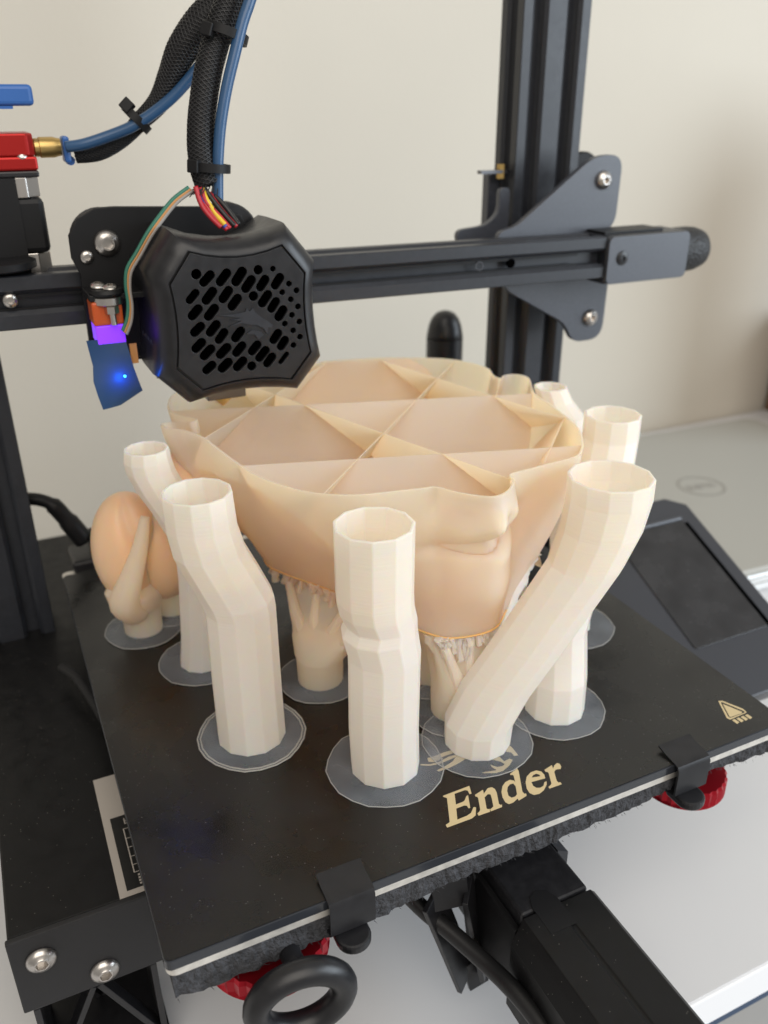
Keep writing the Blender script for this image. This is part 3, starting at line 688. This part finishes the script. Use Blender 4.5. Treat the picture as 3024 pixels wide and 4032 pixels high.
for i in range(600):
    x = rnd.uniform(2, 233); zl = low[int((x - 1.5) / 232 * N)][1]; z = rnd.uniform(zl - .4, -7.6)
    a = Vector((x, .7, z)); d = Vector((rnd.uniform(-.5, .9), rnd.uniform(-.9, -.1), rnd.uniform(-1, .5))).normalized() * rnd.uniform(.6, 1.7)
    u = Vector((.1, .05, .08)); fz.add([a - u, a + u, a + d], [(0, 1, 2)])
o = obj('foam_fuzz', fz, 'foam', hb); o['kind'] = 'stuff'
for sh in LETTERS:
    plate('logo_letter', [sh], 'gold_print', hb, lambda u, v, w: (u, v, .03 + w), .04)
for sh in SWIRLS:
    plate('logo_swirl', [sh], 'gold_print', hb, lambda u, v, w: (u, v, .03 + w), .04)
for sh in HOT:
    plate('warning_mark', [sh], 'gold_print', hb, lambda u, v, w: (u, v, .03 + w), .04)
obj('strain_relief', MB().box(6, 42, 240, 262, -3.9, 3), 'black_plastic', hb, bevel=1.5)
obj('relief_block', MB().box(16, 30, 244, 256, 3, 14), 'matte_black', hb, bevel=1.5)
obj('heater_cable', MB().tube(catmull([(-22, 258, 33), (-9, 252, 37), (1, 250, 33.5), (7, 250, 24), (14, 250, 10)]), [3.2] * 13 + [4.2] * 6 + [5] * 6, 12), 'matte_black', printer, smooth='all')
obj('side_cable', MB().tube(catmull([(-9, 185, -20), (-4, 170, -17), (1, 150, -20), (4, 138, -26)]), 2.2, 10), 'braid', printer, smooth='all')

# bed clips
for x0 in (47.4, 179.6):
    c = MB()
    sec = [(8.2, 1.5), (8.4, 2.2), (4, 1.1), (0, .75), (-2.0, .2), (-2.9, -1.4), (-2.9, -12.3), (-2.0, -13.6), (4, -14), (4, -13.2), (-1.6, -12.8), (-2.1, -12), (-2.1, -1.4), (-1.4, -.2), (0, .15), (4, .45)]
    c.loft([[(x, y, z) for y, z in sec] for x in (x0, x0 + 14.6)])
    cl = obj('bed_clip', c, 'black_plastic', printer, smooth=30)
    t = MB(); pts = [(x0 + 7 + 5.4 * math.cos(R(a)), -3.5 + 5.0 * math.sin(R(a))) for a in range(180, 361, 15)] + [(x0 + 12.4, 3), (x0 + 1.6, 3)]
    t.loft([[(x, y, z) for x, y in pts] for z in (-17.0, -13.7)])
    obj('clip_tongue', t, 'black_plastic', cl, bevel=.8)

# levelling knobs
def knob(cx, cy, z0, z1):
    n = 60; rings = []; sh = 1.0 if cx < 100 else .86
    def rr(k, R0, dep): return R0 - (dep if k % 2 else 0)
    prof = [(17.5, 0, z0), (20, .0, z0 + .0), (20, .9, z0 + 1.2), (20, .9, z1 - 1.4), (19.2, .6, z1), (14, 0, z1)]
    for R0, dep, z in prof:
        rings.append([(cx + sh * rr(k, R0, dep) * math.cos(2 * math.pi * k / n), cy + sh * rr(k, R0, dep) * math.sin(2 * math.pi * k / n), z) for k in range(n)])
    return MB().loft(rings)
for cx, cy, zk in ((33, 17.5, -30.5), (206, 19, -33.0)):
    k = obj('levelling_knob', knob(cx, cy, zk, zk + 7.0), 'red_metal', printer, smooth=20)
    obj('knob_spring', MB().tube([(cx + 4.5 * math.cos(a * .6), cy + 4.5 * math.sin(a * .6), zk + 7.0 + a * .19) for a in range(60)], .7, 6), 'brass', k, smooth='all')
obj('bed_carriage', MB().box(25, 210, 28, 210, -26, -23), 'anodized', printer, bevel=.5)
obj('carriage_neck', MB().box(75, 160, 60, 180, -30, -26.1), 'anodized', printer)
pr2 = obj('pull_ring', MB().ring((35.2, -8.2, -26.0), (.12, 1, .1), 13.2, 4.1), 'black_plastic', printer, smooth='all')
obj('ring_stem', MB().cyl((35.3, -7.6, -14.5), (35.3, 6, -17.5), 3.2, n=16), 'black_plastic', pr2, smooth=True)

# display on the right
dp0 = Vector((350, 175.1, -7.5)); dd = Vector((0, -69.7, -30.9)).normalized(); dn = Vector((1, 0, 0)).cross(dd).normalized()
if dn.z < 0: dn = -dn
def dsp(u, v, w): return tuple(Vector((u, 0, 0)) + Vector((0, dp0.y, dp0.z)) + dd * v + dn * w)
shape = [(262, 4), (268, -2), (325, -7.5), (339, -7.5), (350, 0), (350, 112), (344, 120), (268, 120), (262, 114)]
ds = plate('display', [[shape]], 'display_grey', printer, lambda u, v, w: dsp(u, v, w - 5), 10, .6)
plate('screen', [[rounded(288, 338.5, 10, 88, 1.5)]], 'screen_glass', ds, lambda u, v, w: dsp(u, v, w + .5), .9, .2)
obj('screen_trim', MB().cyl(dsp(270, 8.6, .9), dsp(338.5, 8.6, .9), 1.5, n=14), 'powder_coat', ds, smooth=True)
obj('screen_ridge', MB().bar(dsp(340.5, 12, .0), dsp(340.5, 112, .0), 3.0, 1.2, tuple(dn)), 'dark_void', ds)
obj('display_arm', MB().bar((272, 232, -45), dsp(300, 60, -12), 30, 6), 'anodized', ds, bevel=.5)


# ------------------------------------------------------------------ printed model: an upside-down hollow head, still open at the top
H = 93.0
RIM = [(54.6, 196.6), (59, 208), (70, 219), (88, 227), (108, 231.5), (125, 232.5), (141.8, 230.9), (163.9, 226.5), (185.8, 217.3), (203.4, 203.7), (210.2, 184.7), (206.3, 171.4), (206.9, 165.4), (210.9, 169.1), (217.2, 167.9), (218.7, 159.6), (207.7, 138.5), (205.0, 122.9), (201.2, 104.6), (197.2, 91.9), (190.0, 80.0), (183.8, 72.3), (177.7, 67.8), (164.9, 66.3), (155.1, 65.5), (148.2, 65.0), (145.9, 63.8), (144.5, 59.2), (138.7, 53.2), (132.7, 50.5), (128.0, 52.4), (121.8, 58.1), (117.8, 65.7), (113.6, 66.7), (102.0, 69.1), (91.7, 71.3), (80.8, 77.1), (72.3, 86.8), (65.2, 102.2), (62.0, 118.0), (58.8, 140.3), (57.9, 148.2), (52.9, 160.4), (48.8, 164.4), (45.8, 170.9), (50.6, 172.7), (57.5, 169.3), (61, 172), (57, 177.4), (53.5, 185.7), (53.5, 192)]
LOW = [(78, 143), (82, 130), (95, 108), (105, 84), (112, 70), (118, 61), (123, 58), (131, 56.5), (138, 57), (143, 60), (148.4, 65), (156, 70), (165, 75), (172, 78), (181, 87), (185, 105), (182, 135), (172, 165), (150, 188), (125, 195), (100, 188), (84, 168)]
CEN = Vector((130, 138))
def resample(P, n):
    P = [Vector(p) for p in P]; Q = []
    for i in range(len(P)):          # light smoothing of the traced corners
        a, b, c, d = P[i - 1], P[i], P[(i + 1) % len(P)], P[(i + 2) % len(P)]
        for k in range(5):
            t = k / 5
            Q.append(0.5 * ((2 * b) + (c - a) * t + (2 * a - 5 * b + 4 * c - d) * t * t + (3 * b - a - 3 * c + d) * t ** 3))
    L = [0]
    for i in range(len(Q)): L.append(L[-1] + (Q[(i + 1) % len(Q)] - Q[i]).length)
    out = []; j = 0
    for i in range(n):
        s = L[-1] * i / n
        while L[j + 1] < s: j += 1
        t = (s - L[j]) / max(1e-9, L[j + 1] - L[j]); out.append(Q[j].lerp(Q[(j + 1) % len(Q)], t))
    return out
NR = 300
rim = resample(RIM, NR)
lowp = resample(LOW, 160)
def low_r(th):
    d = Vector((math.cos(th), math.sin(th))); best = 40
    for i in range(len(lowp)):
        a = lowp[i] - CEN; b = lowp[(i + 1) % len(lowp)] - CEN; e = b - a
        den = d.x * e.y - d.y * e.x
        if abs(den) < 1e-9: continue
        t = (a.x * e.y - a.y * e.x) / den; s = (a.x * d.y - a.y * d.x) / den
        if t > 0 and -1e-6 <= s <= 1 + 1e-6: best = t
    return best
def g(x, m, s): return math.exp(-((x - m) / s) ** 2)
LOWR = [low_r(math.atan2(p.y - CEN.y, p.x - CEN.x)) for p in rim]
def contour(z, inset=0.0, zfun=None):
    out = []; z0 = z
    for i, (p, rb) in enumerate(zip(rim, LOWR)):
        z = zfun(i, z0) if zfun else z0
        t = max(0.0, min(1.0, (H - z) / (H - 35.0)))
        d = p - CEN; rr = d.length; d = d / rr
        face = g(p.x, 130, 15) if p.y < 80 else 0.0        # the face side
        gt = t ** 1.55 * (1 - face) + t ** 1.2 * face
        r = rr + (rb - rr) * gt
        if face > .01:
            zc = 73.0 + (p.x - 127) * .26                   # the mouth line climbs to the right
            r += 1.2 * face * (4.2 * g(z, zc + 8.5, 5.5) - 3.6 * g(z, zc, 2.4) + 5.5 * g(z, 57, 13) + 2.2 * g(z, zc - 6.5, 3.6) * g(p.x, 139, 7)
                         - 3.2 * g(z, 88, 5) * g(p.x, 121, 4.5) - 3.0 * g(z, zc + 8, 2.6) * g(p.x, 137, 2.2) + 2.6 * g(z, zc + 7, 3.2) * g(p.x, 142.5, 2.4) + 1.6 * g(z, zc + 9, 3) * g(p.x, 131.5, 3))
        r -= inset
        out.append((CEN.x + d.x * r, CEN.y + d.y * r))
    return out
def sstep(x): x = max(0., min(1., x)); return x * x * (3 - 2 * x)
RISE = [15 * sstep((p.x - 146) / 42) * sstep((150 - p.y) / 45) for p in rim]   # the cut edge climbs to the right
def ring3(z, inset=0.0):
    t = max(0.0, min(1.0, (H - z) / (H - 35.0)))
    return [(x, y, z + rs * t) for (x, y), rs in zip(contour(z, inset), RISE)]
model = thing('printed_model', 'large peach printed head lying upside down with an open lattice top', 'model', (130, 138, 0))
zs = [35, 35.6, 36.2, 38, 41, 44, 48, 52, 56, 59, 62, 64] + [65 + .7 * i for i in range(40)] + [H]
rings = []
for z, s in ((31, .35), (32.5, .75), (34, .93)):
    rings.append([(CEN.x + (x - CEN.x) * s, CEN.y + (y - CEN.y) * s, z + zz - 35) for x, y, zz in ring3(35)])
rings += [ring3(z) for z in zs]
rnd = random.Random(5)
rings[-1] = [(x, y, H + (.35 * rnd.random() if 70 < x < 84 and y < 92 else 0)) for x, y, z in rings[-1]]
inner_z = [H, 88, 82, 76, 70, 64, 58, 52, 46, 40, 37]
rings += [ring3(z, .85) for z in inner_z]
obj('shell', MB().loft(rings), 'pla', model, smooth=60)

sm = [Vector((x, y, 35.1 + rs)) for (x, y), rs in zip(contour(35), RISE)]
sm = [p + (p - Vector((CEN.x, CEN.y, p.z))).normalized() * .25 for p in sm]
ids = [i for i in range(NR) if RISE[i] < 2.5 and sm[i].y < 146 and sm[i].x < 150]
obj('edge_glow_strip', MB().tube([sm[i] for i in ids], .38, 6), 'pla_edge_glow', model, smooth='all')  # thin tube carrying the painted orange glow of the cut edge

def chord(A, d, ring):
    hits = []
    for i in range(len(ring)):
        a = Vector(ring[i]) - A; e = Vector(ring[(i + 1) % len(ring)]) - Vector(ring[i])
        den = d.x * e.y - d.y * e.x
        if abs(den) < 1e-9: continue
        t = (a.x * e.y - a.y * e.x) / den; s = (a.x * d.y - a.y * d.x) / den
        if -1e-6 <= s <= 1 + 1e-6: hits.append(t)
    hits.sort()
    spans = [(hits[k], hits[k + 1]) for k in range(0, len(hits) - 1, 2)]
    return max(spans, key=lambda q: q[1] - q[0]) if spans else None
LINES = [((81.6, 79.2), (203.8, 204.3)), ((57.1, 147.8), (104.1, 192.9)), ((166.6, 71.5), (200.2, 106.2)), ((63.5, 115.1), (185.9, 77.7)), ((58.8, 186.3), (204.6, 141.0)), ((102.1, 191.3), (145.1, 63.0)), ((170.0, 221.0), (199.6, 108.6)), ((90.0, 246.2), (170.0, 221.8)), ((46.0, 160.0), (54.6, 130.5))]
levels = [37, 40, 44, 48, 52, 56, 60, 64, 68, 72, 75, 78, 81, 84, 87, 89.5, 91, 92.4]
crings = {z: contour(z, .7, lambda i, zz: max(35.0, H - (H - zz) * 58.0 / (58.0 - RISE[i]))) for z in levels}
for A, B in LINES:
    A, B = Vector(A), Vector(B); d = (B - A).normalized(); nrm = Vector((-d.y, d.x)) * .2
    ang = math.degrees(math.atan2(d.y, d.x)) % 180
    na = R(135) if abs(ang - 45) < 15 else (R(255) if abs(ang - 165) < 12 else R(15))
    lean = Vector((math.cos(na), math.sin(na))) * .7071      # the walls are the faces of cubes standing on a corner
    rows = []
    for z in levels:
        c = chord(A + lean * (92.4 - z), d, crings[z])
        if c and c[1] - c[0] > 2: rows.append((z, *c))
    if len(rows) < 2: continue
    M = 24; mb = MB(); grid = []
    for side in (1, -1):
        for z, t0, t1 in rows:
            grid.append([(*(A + lean * (92.4 - z) + d * (t0 + (t1 - t0) * k / M) + nrm * side), z) for k in range(M + 1)])
    nrow = len(rows); w = M + 1
    vs = [p for r_ in grid for p in r_]; fs = []
    for sd in range(2):
        for i in range(nrow - 1):
            for k in range(M):
                a = (sd * nrow + i) * w + k; q = (a, a + 1, a + 1 + w, a + w); fs.append(q if sd else q[::-1])
    top = nrow - 1
    for k in range(M):
        fs.append((top * w + k, top * w + k + 1, (2 * nrow - 1) * w + k + 1, (2 * nrow - 1) * w + k))
        fs.append((k, nrow * w + k, nrow * w + k + 1, k + 1))
    for i in range(nrow - 1):
        for k in (0, M):
            a = i * w + k; b = (nrow + i) * w + k; fs.append((a, a + w, b + w, b))
    mb.add(vs, fs)
    obj('infill_wall', mb, 'pla_thin', model)

def ball(c, rx, ry, rz, n=32, m=20, fn=None):
    rings = []
    for i in range(1, m):
        th = math.pi * i / m
        ring = []
        for k in range(n):
            q = 2 * math.pi * k / n; s = 1 + (fn(th, q) if fn else 0)
            ring.append((c[0] + rx * s * math.sin(th) * math.cos(q), c[1] + ry * s * math.sin(th) * math.sin(q), c[2] - rz * s * math.cos(th)))
        rings.append(ring)
    return MB().loft(rings)
def fold(th, q):
    d = q - (4.95 + .5 * math.cos(th)); return math.sin(th) ** 1.5 * (-.13 * math.exp(-(d / .26) ** 2) + .05 * math.exp(-((d - .6) / .35) ** 2))
obj('round_lobe', ball((27.2, 173, 39), 16, 17, 26, 72, 36, fold), 'pla_solid_shade', model, smooth='all')
obj('round_lobe', ball((41, 169, 36), 15, 14, 22, 48, 28, lambda th, q: .03 * math.sin(2 * q + 3 * th)), 'pla_solid_shade', model, smooth='all')
obj('round_lobe', ball((53, 176, 52), 17, 20, 26), 'pla_solid_shade', model, smooth='all')

# ------------------------------------------------------------------ printed supports
def level_ring(c, r, n, ph, z=None, fn=None):
    return [(c[0] + r * (1 + (fn(2 * math.pi * k / n) if fn else 0)) * math.cos(2 * math.pi * k / n + ph), c[1] + r * (1 + (fn(2 * math.pi * k / n) if fn else 0)) * math.sin(2 * math.pi * k / n + ph), c[2] if z is None else z) for k in range(n)]
brim_no = [0]
def brim(parent, c, r, lines=False, seed=1):
    rnd = random.Random(seed); n = 22
    z0 = .12 + .035 * brim_no[0]; brim_no[0] += 1
    rad = [r * (1 + rnd.uniform(-.018, .018)) for _ in range(n)]
    pts = [(c[0] + rad[k] * math.cos(2 * math.pi * k / n), c[1] + rad[k] * math.sin(2 * math.pi * k / n)) for k in range(n)]
    obj('brim', MB().loft([[(x, y, z) for x, y in pts] for z in (z0, z0 + .03)]), 'brim_film', parent)
    for q in ((.985, .93) if lines else (.985,)):
        P = [(c[0] + (x - c[0]) * q, c[1] + (y - c[1]) * q, z0 + .1) for x, y in pts]; P.append(P[0]); P.append(P[1])
        obj('brim_line', MB().tube(P, .30 if lines else .16, 5), 'brim_line', parent)

def support(name, label, path, rad, br=20.0, n=11, ph=.2, open_top=True, depth=34, lines=False, seed=1, group='printed support tubes on the build plate'):
    t = thing(name, label, 'support', (path[0][0], path[0][1], 0), group)
    if not isinstance(rad, (list, tuple)): rad = [rad] * len(path)
    rings = [level_ring(p, r, n, ph) for p, r in zip(path, rad)]
    if open_top:
        tp = path[-1]
        ins = [(p, r) for p, r in zip(path, rad) if p[2] > tp[2] - depth]
        rings += [level_ring(p, r - 1.15, n, ph) for p, r in reversed(ins)]
    obj('tube_wall', MB().loft(rings), 'pla_tube', t, bevel=.25, seg=1, angle=12)
    brim(t, path[0], br, lines, seed)
    return t

T1 = [(87.5, 44.1, .1), (87.4, 45.0, 14.8), (88.2, 46.0, 40), (88.4, 46.3, 46.4), (87.0, 47.2, 55), (87.9, 47.4, 58.5), (86.4, 48.0, 63.5), (86.0, 48.4, 68), (86.7, 49.7, H)]
support('support_tube', 'straight pale support tube standing in front, nearest the lettering, slightly waisted midway', T1, [12.3, 12.4, 12.4, 12.5, 12.9, 12.1, 12.7, 13.0, 13.2], 21, 11, .25, seed=3)
T2 = [(49.8, 80.3, .1), (50.4, 83.3, 20.5), (51.5, 87.2, 51.5), (51.0, 88.2, 55.2), (48.0, 91.3, 62.9), (44.3, 94.6, 72.0), (42.9, 96.6, 81.0), (42.9, 98.5, H)]
support('support_tube', 'pale support tube bending left at mid height, its round foot ringed by double lines', T2, [12.6, 12.6, 12.6, 13.0, 13.0, 12.8, 12.4, 12.1], 20.2, 12, .1, lines=True, seed=4)
T3 = [(123.7, 41.6, .1), (124.8, 42.8, 8.0), (132.5, 43.9, 19.5), (150.0, 43.2, 42.0), (166.6, 43.2, 63.5), (173.0, 44.6, 75.0), (176.8, 46.6, 85.5), (177.8, 48.0, H)]
support('support_tube', 'thick support tube leaning far to the right, standing on the gold dragon emblem', T3, [12.2, 12.6, 13.0, 13.1, 13.4, 14.4, 15.1, 15.3], 20.5, 12, .35, seed=5)
T4 = [(160.1, 44.6, .1), (163.5, 49.0, 12), (171.0, 60.6, 24), (186, 72, 43), (203, 84, 62), (213, 92.5, 74), (219.4, 98.6, 84), (220.9, 100.4, H)]
support('support_tube', 'support tube rising behind the leaning right tube, its white rim at the far right', T4, [11.6, 11.6, 11.6, 11.8, 12, 12, 12, 12], 19.5, 11, .0, seed=6)
T5 = [(200.4, 89.6, .1), (206, 98, 18), (214, 114, 45), (222, 132, 72), (223.6, 136.5, 80.5), (221.5, 141.5, 87), (220.1, 144.4, H)]
support('support_tube', 'slim support tube at the back right edge, beside the dark upright', T5, [9.5, 9.5, 9.8, 9.8, 9.6, 8.2, 7.8], 20, 10, .3, seed=7)
T8 = [(45.2, 134.1, .1), (46.8, 134.4, 12.1), (48.7, 134.8, 27.5), (49.7, 135.2, 37.8), (49.4, 136.2, 47.9), (47.0, 138.3, 58.9), (43.0, 140.9, 68.1), (38.7, 143.7, 76.6), (35.8, 145.8, 84.3), (35.2, 146.2, 88.5), (35.4, 146.6, H)]
support('support_tube', 'shaded support tube at the left, half hidden behind the bending front one', T8, [9.6, 9.6, 10.4, 10.6, 10, 9.6, 9.4, 9.4, 9.3, 9.1, 8.5], 18.5, 11, .4, seed=8)

def tree(name, label, rings, br, c, seed, group='stubby tree supports under the printed head'):
    t = thing(name, label, 'support', (c[0], c[1], 0), group)
    obj('trunk', MB().loft(rings), 'pla', t, smooth=50)
    brim(t, c, br, False, seed)
    return t
def ell(c, z, a, b, ang, amp=0.0, lobes=5, n=40, ph=0):
    ca, sa = math.cos(ang), math.sin(ang); out = []
    for k in range(n):
        q = 2 * math.pi * k / n; s = 1 + amp * math.cos(lobes * q + ph)
        x, y = a * s * math.cos(q), b * s * math.sin(q); out.append((c[0] + x * ca - y * sa, c[1] + x * sa + y * ca, z))
    return out
A9 = math.atan2(-68, 34)
def rough_ring(c, z, a, b_, ang, amp, seed, n=22):
    rn = random.Random(seed); out = []
    for (x, y, zz) in ell(c, z, a, b_, ang, 0, 5, n):
        s_ = 1 + rn.uniform(-amp, amp); out.append((c[0] + (x - c[0]) * s_, c[1] + (y - c[1]) * s_, zz + rn.uniform(-amp, amp) * 6))
    return out
rings = [ell((85.5, 101.3), .1, 9.2, 9.2, A9, n=22), ell((85.6, 101.5), 11, 9.6, 9.4, A9, n=22), ell((86.0, 102), 12.0, 10.6, 10.0, A9, n=22), rough_ring((89, 106), 17, 15, 10.5, A9, .06, 1), rough_ring((95.5, 111.8), 22, 21, 11, A9, .10, 2), rough_ring((101, 115.8), 27, 27, 11.5, A9, .12, 3), rough_ring((105, 118.5), 31, 32, 12, A9, .10, 4), rough_ring((107, 119.5), 33.8, 34.5, 12.5, A9, .04, 5)]
t9 = tree('tree_support', 'stubby trunk support between the two front tubes, fanning out under the head', rings, 17.5, (85.5, 101.3), 11)
br_ = MB(); rn = random.Random(21)
for i in range(40):              # frilly contact tips along the cut edge
    u = (i + rn.uniform(-.3, .3)) / 39; p = Vector((79, 139, 35.0)).lerp(Vector((109.5, 76, 35.0)), u) + Vector((rn.uniform(-.4, 2.2), rn.uniform(-.4, 1.5), 0))
    L = rn.uniform(2, 8); q = p + Vector((rn.uniform(-2.5, 2.5) + .10 * L, .12 * L + rn.uniform(-2, 2), -L))
    br_.tube([p, p.lerp(q, .5) + Vector((rn.uniform(-.8, .4), rn.uniform(-.8, .2), 0)), q], [rn.uniform(.8, 2.0), rn.uniform(.6, 1.3), rn.uniform(.9, 2.2)], 6)
for i in range(4):
    u = i / 3; p = Vector((84, 131, 30)).lerp(Vector((104, 86, 30)), u); q = Vector((83, 108, 14)).lerp(Vector((92, 98, 14)), u)
    br_.tube([p, p.lerp(q, .5) + Vector((-1.5, -1, 1)), q], [1.6, 2.4, 4.6], 8)
obj('branch', br_, 'pla', t9, smooth=40)
rings = [ell((125.1, 60.6), .1, 9.2, 9.2, 0), ell((125.3, 60.8), 9, 9.6, 9.4, 0), ell((126, 61.4), 13, 9.8, 9.2, 0, .03), ell((127.5, 62.8), 20, 11.5, 8.6, 0, .08, 5), ell((129, 65.5), 27, 13.5, 8.2, 0, .12, 5), ell((129.5, 67), 31.5, 16, 8.2, 0, .10, 7), ell((130, 68), 34, 16.5, 8.6, 0, .03, 9)]
t10 = tree('tree_support', 'trunk support right under the chin, pressed against the leaning tube', rings, 18, (125.1, 60.6), 12)
br_ = MB(); rn = random.Random(33)
for i in range(34):
    u = i / 33; p = Vector((116.5, 60.0, 34.9)).lerp(Vector((143, 61.0, 34.9)), u) + Vector((0, -2.6 * math.sin(math.pi * u) + rn.uniform(-.6, .8), 0))
    L = rn.uniform(2.5, 11); q = p + Vector(((128 - p.x) * .06 * L / 3 + rn.uniform(-1.5, 1.5), rn.uniform(-1.2, .6), -L))
    br_.tube([p, p.lerp(q, .5) + Vector((rn.uniform(-.5, .5), rn.uniform(-.5, .2), 0)), q], [rn.uniform(.7, 1.8), rn.uniform(.6, 1.2), rn.uniform(1.0, 2.0)], 6)
for i in range(3):
    u = i / 2; p = Vector((119, 58.5, 31)).lerp(Vector((140, 60, 31)), u); q = Vector((124, 55.5, 14)).lerp(Vector((130, 55, 14)), u)
    br_.tube([p, p.lerp(q, .5) + Vector((0, -.6, 0)), q], [1.6, 2.0, 3.4], 8)
obj('branch', br_, 'pla_tube', t10, smooth=40)
FR = [(172.0, 78, 48.5), (165.0, 75, 46.0), (156.1, 69.6, 41.2), (148.4, 64.6, 33), (143.5, 61, 29), (139.9, 59.5, 24.8)]
fg = MB(); rnd = random.Random(2); cv = catmull(FR, 9)
r0 = []; 
for i, p in enumerate(cv):
    w = 3.2 * math.sin(math.pi * (i + 1) / (len(cv) + 1)) + .6 + rnd.uniform(-.8, .8)
    r0.append([(p.x, p.y, p.z), (p.x + w, p.y + .3, p.z - .55 * w), (p.x + w, p.y + 1, p.z - .55 * w), (p.x - .1, p.y + 1.0, p.z)])
fg.loft(r0); obj('support_fringe', fg, 'pla_tube', t10)
rings = [ell((127, 85), .1, 9, 9, 0), ell((127, 85), 14, 9.2, 9.2, 0), ell((127, 86), 24, 13, 11, 0, .06), ell((128, 88), 33.6, 20, 14, 0, .06)]
tree('tree_support', 'trunk support seen in the gap behind the straight front tube', rings, 18, (127, 85), 13)
# left: two trunks and a slanting branch under the rounded lobe
t = thing('tree_support', 'short round trunk support at the far left under the rounded lobe', 'support', (27.5, 169.4, 0), 'stubby tree supports under the printed head')
mb = MB(); mb.loft([ell((27.5, 169.4), .1, 8.3, 8.3, 0), ell((27.5, 169.4), 11.5, 8.4, 8.4, 0), ell((26.6, 168.4), 13.5, 9.4, 9.2, 0), ell((25.2, 166.8), 18, 11.6, 10.6, 0, .05, 3), ell((26, 167), 23, 12, 11, 0, .07, 4), ell((28, 170), 29, 9, 9, 0, .05, 4)])
obj('trunk', mb, 'pla', t, smooth=50)
obj('branch', MB().tube(catmull([(24, 165, 15), (19.8, 157, 23), (23, 153.5, 34), (28.5, 154, 47), (33, 157, 60)], 5), [8 - 6.2 * i / 20 for i in range(21)], 14), 'pla', t, smooth='all')
brim(t, (27.5, 169.4), 17, False, 14)
t = thing('tree_support', 'thin low trunk support tucked behind the bent left tubes', 'support', (42.6, 179.3, 0), 'stubby tree supports under the printed head')
obj('trunk', MB().loft([ell((42.6, 179.3), .1, 6.6, 6.6, 0), ell((42.6, 179.3), 9, 6.6, 6.6, 0), ell((41.5, 177.5), 15, 8.5, 8.5, 0), ell((38, 173), 22, 13, 12, 0, .06, 4), ell((38, 173), 27, 12, 11, 0)]), 'pla', t, smooth=50)
brim(t, (42.6, 179.3), 15, False, 15)
t = thing('tree_support', 'support foot at the back right, seen through the gap beside the leaning tube', 'support', (187, 120, 0), 'stubby tree supports under the printed head')
obj('trunk', MB().loft([ell((187, 120), .1, 9, 9, 0), ell((187, 120), 20, 9, 9, 0), ell((182, 124), 45, 10, 10, 0), ell((178, 128), 60, 10, 10, 0)]), 'pla', t, smooth=50)
brim(t, (187, 120), 19, False, 16)

# ------------------------------------------------------------------ other things on the table
lp = thing('laptop', 'closed silver grey laptop lying behind the printer screen, round emblem on its lid', 'laptop', (525, 325, -112))
lrot = Matrix.Rotation(R(-3), 4, 'Z')
def lpt(x, y, z):
    v = lrot @ Vector((x, y, 0)); return (525 + v.x, 325 + v.y, z)
def slab(z0, z1, w, d, r):
    return MB().loft([[lpt(x, y, z) for x, y in rounded(-w, w, -d, d, r)] for z in (z0, z1)])
obj('lid', slab(-95.5, -90, 176, 128, 14), 'laptop_lid', lp, bevel=1.5, seg=3)
obj('body', slab(-110.5, -96.3, 175, 127, 13), 'laptop_edge', lp, bevel=1.2)
obj('edge_groove', slab(-104, -103, 175.4, 127.4, 13), 'logo_grey', lp)
obj('edge_groove', slab(-99.5, -98.8, 175.4, 127.4, 13), 'logo_grey', lp)
for fx in (-150, 150):
    for fy in (-100, 100):
        c = lpt(fx, fy, -112); obj('rubber_foot', MB().cyl((c[0], c[1], -111.9), (c[0], c[1], -110.5), 7), 'matte_black', lp)
circ_o = [(20.5 * math.cos(2 * math.pi * k / 48), 20.5 * math.sin(2 * math.pi * k / 48)) for k in range(48)]
circ_i = [(18.6 * math.cos(2 * math.pi * k / 48), 18.6 * math.sin(2 * math.pi * k / 48)) for k in range(48)]
def let(pts, dx): return [(x + dx, y) for x, y in pts]
LD = [[(0, 0), (4, 0), (6.2, 2), (6.6, 4), (6.2, 6), (4, 8), (0, 8)], [(2, 2), (3.6, 2), (4.5, 3), (4.5, 5), (3.6, 6), (2, 6)]]
LE = [(-.2, 1.2), (5.2, -1.8), (6.2, .1), (2.6, 2.0), (3.2, 3.0), (6.7, 1.1), (7.6, 2.7), (4.1, 4.6), (4.7, 5.7), (8.2, 3.8), (9.2, 5.6), (3.8, 8.6)]
LL = [(0, 0), (5, 0), (5, 2), (2, 2), (2, 8), (0, 8)]
emb = [[circ_o, circ_i], [let(LD[0], -14.5), let(LD[1], -14.5)], [let(LE, -7.6)], [let(LL, 2.6)], [let(LL, 8.6)]]
def emb3(u, v, w):
    q = Matrix.Rotation(R(0), 4, 'Z') @ Vector((u, v - 4 if abs(w) >= 0 and False else v, 0)); return lpt(q.x + 2, q.y + 4, -89.9 + w)
emb2 = [[circ_o, circ_i]] + [[[(x, y - 4) for x, y in p] for p in sh] for sh in emb[1:]]
plate('lid_emblem', emb2, 'logo_grey', lp, emb3, .25)

st = thing('round_post', 'black round-topped handle standing behind the printed head', 'handle', (251, 300, -112))
obj('shaft', MB().lathe((251, 300, -112), (0, 0, 1), [(11.6, 0), (11.6, 190.0)], 28), 'black_plastic', st, smooth=30)
obj('round_cap', MB().lathe((251, 300, 78.4), (0, 0, 1), [(11.3, 0), (11.5, .4), (11.0, 3.5), (10.2, 7.5), (8.6, 11.5), (6, 14.6), (3, 16.0), (.6, 16.4)], 28), 'black_plastic', st, smooth='all')

bx = thing('shadow_stand', 'brown wooden block at the right edge, with an unseen tall piece added to shade the wall', 'stand', (830, 400, -112))
obj('base_block', MB().box(793, 900, 390, 500, -111.9, 8), 'brown_wood', bx, bevel=2)
obj('shadow_post', MB().box(740, 835, 330, 389.5, -111.9, 215), 'brown_wood', bx, bevel=2)  # unseen tall block, added to cast the soft shadow on the wall
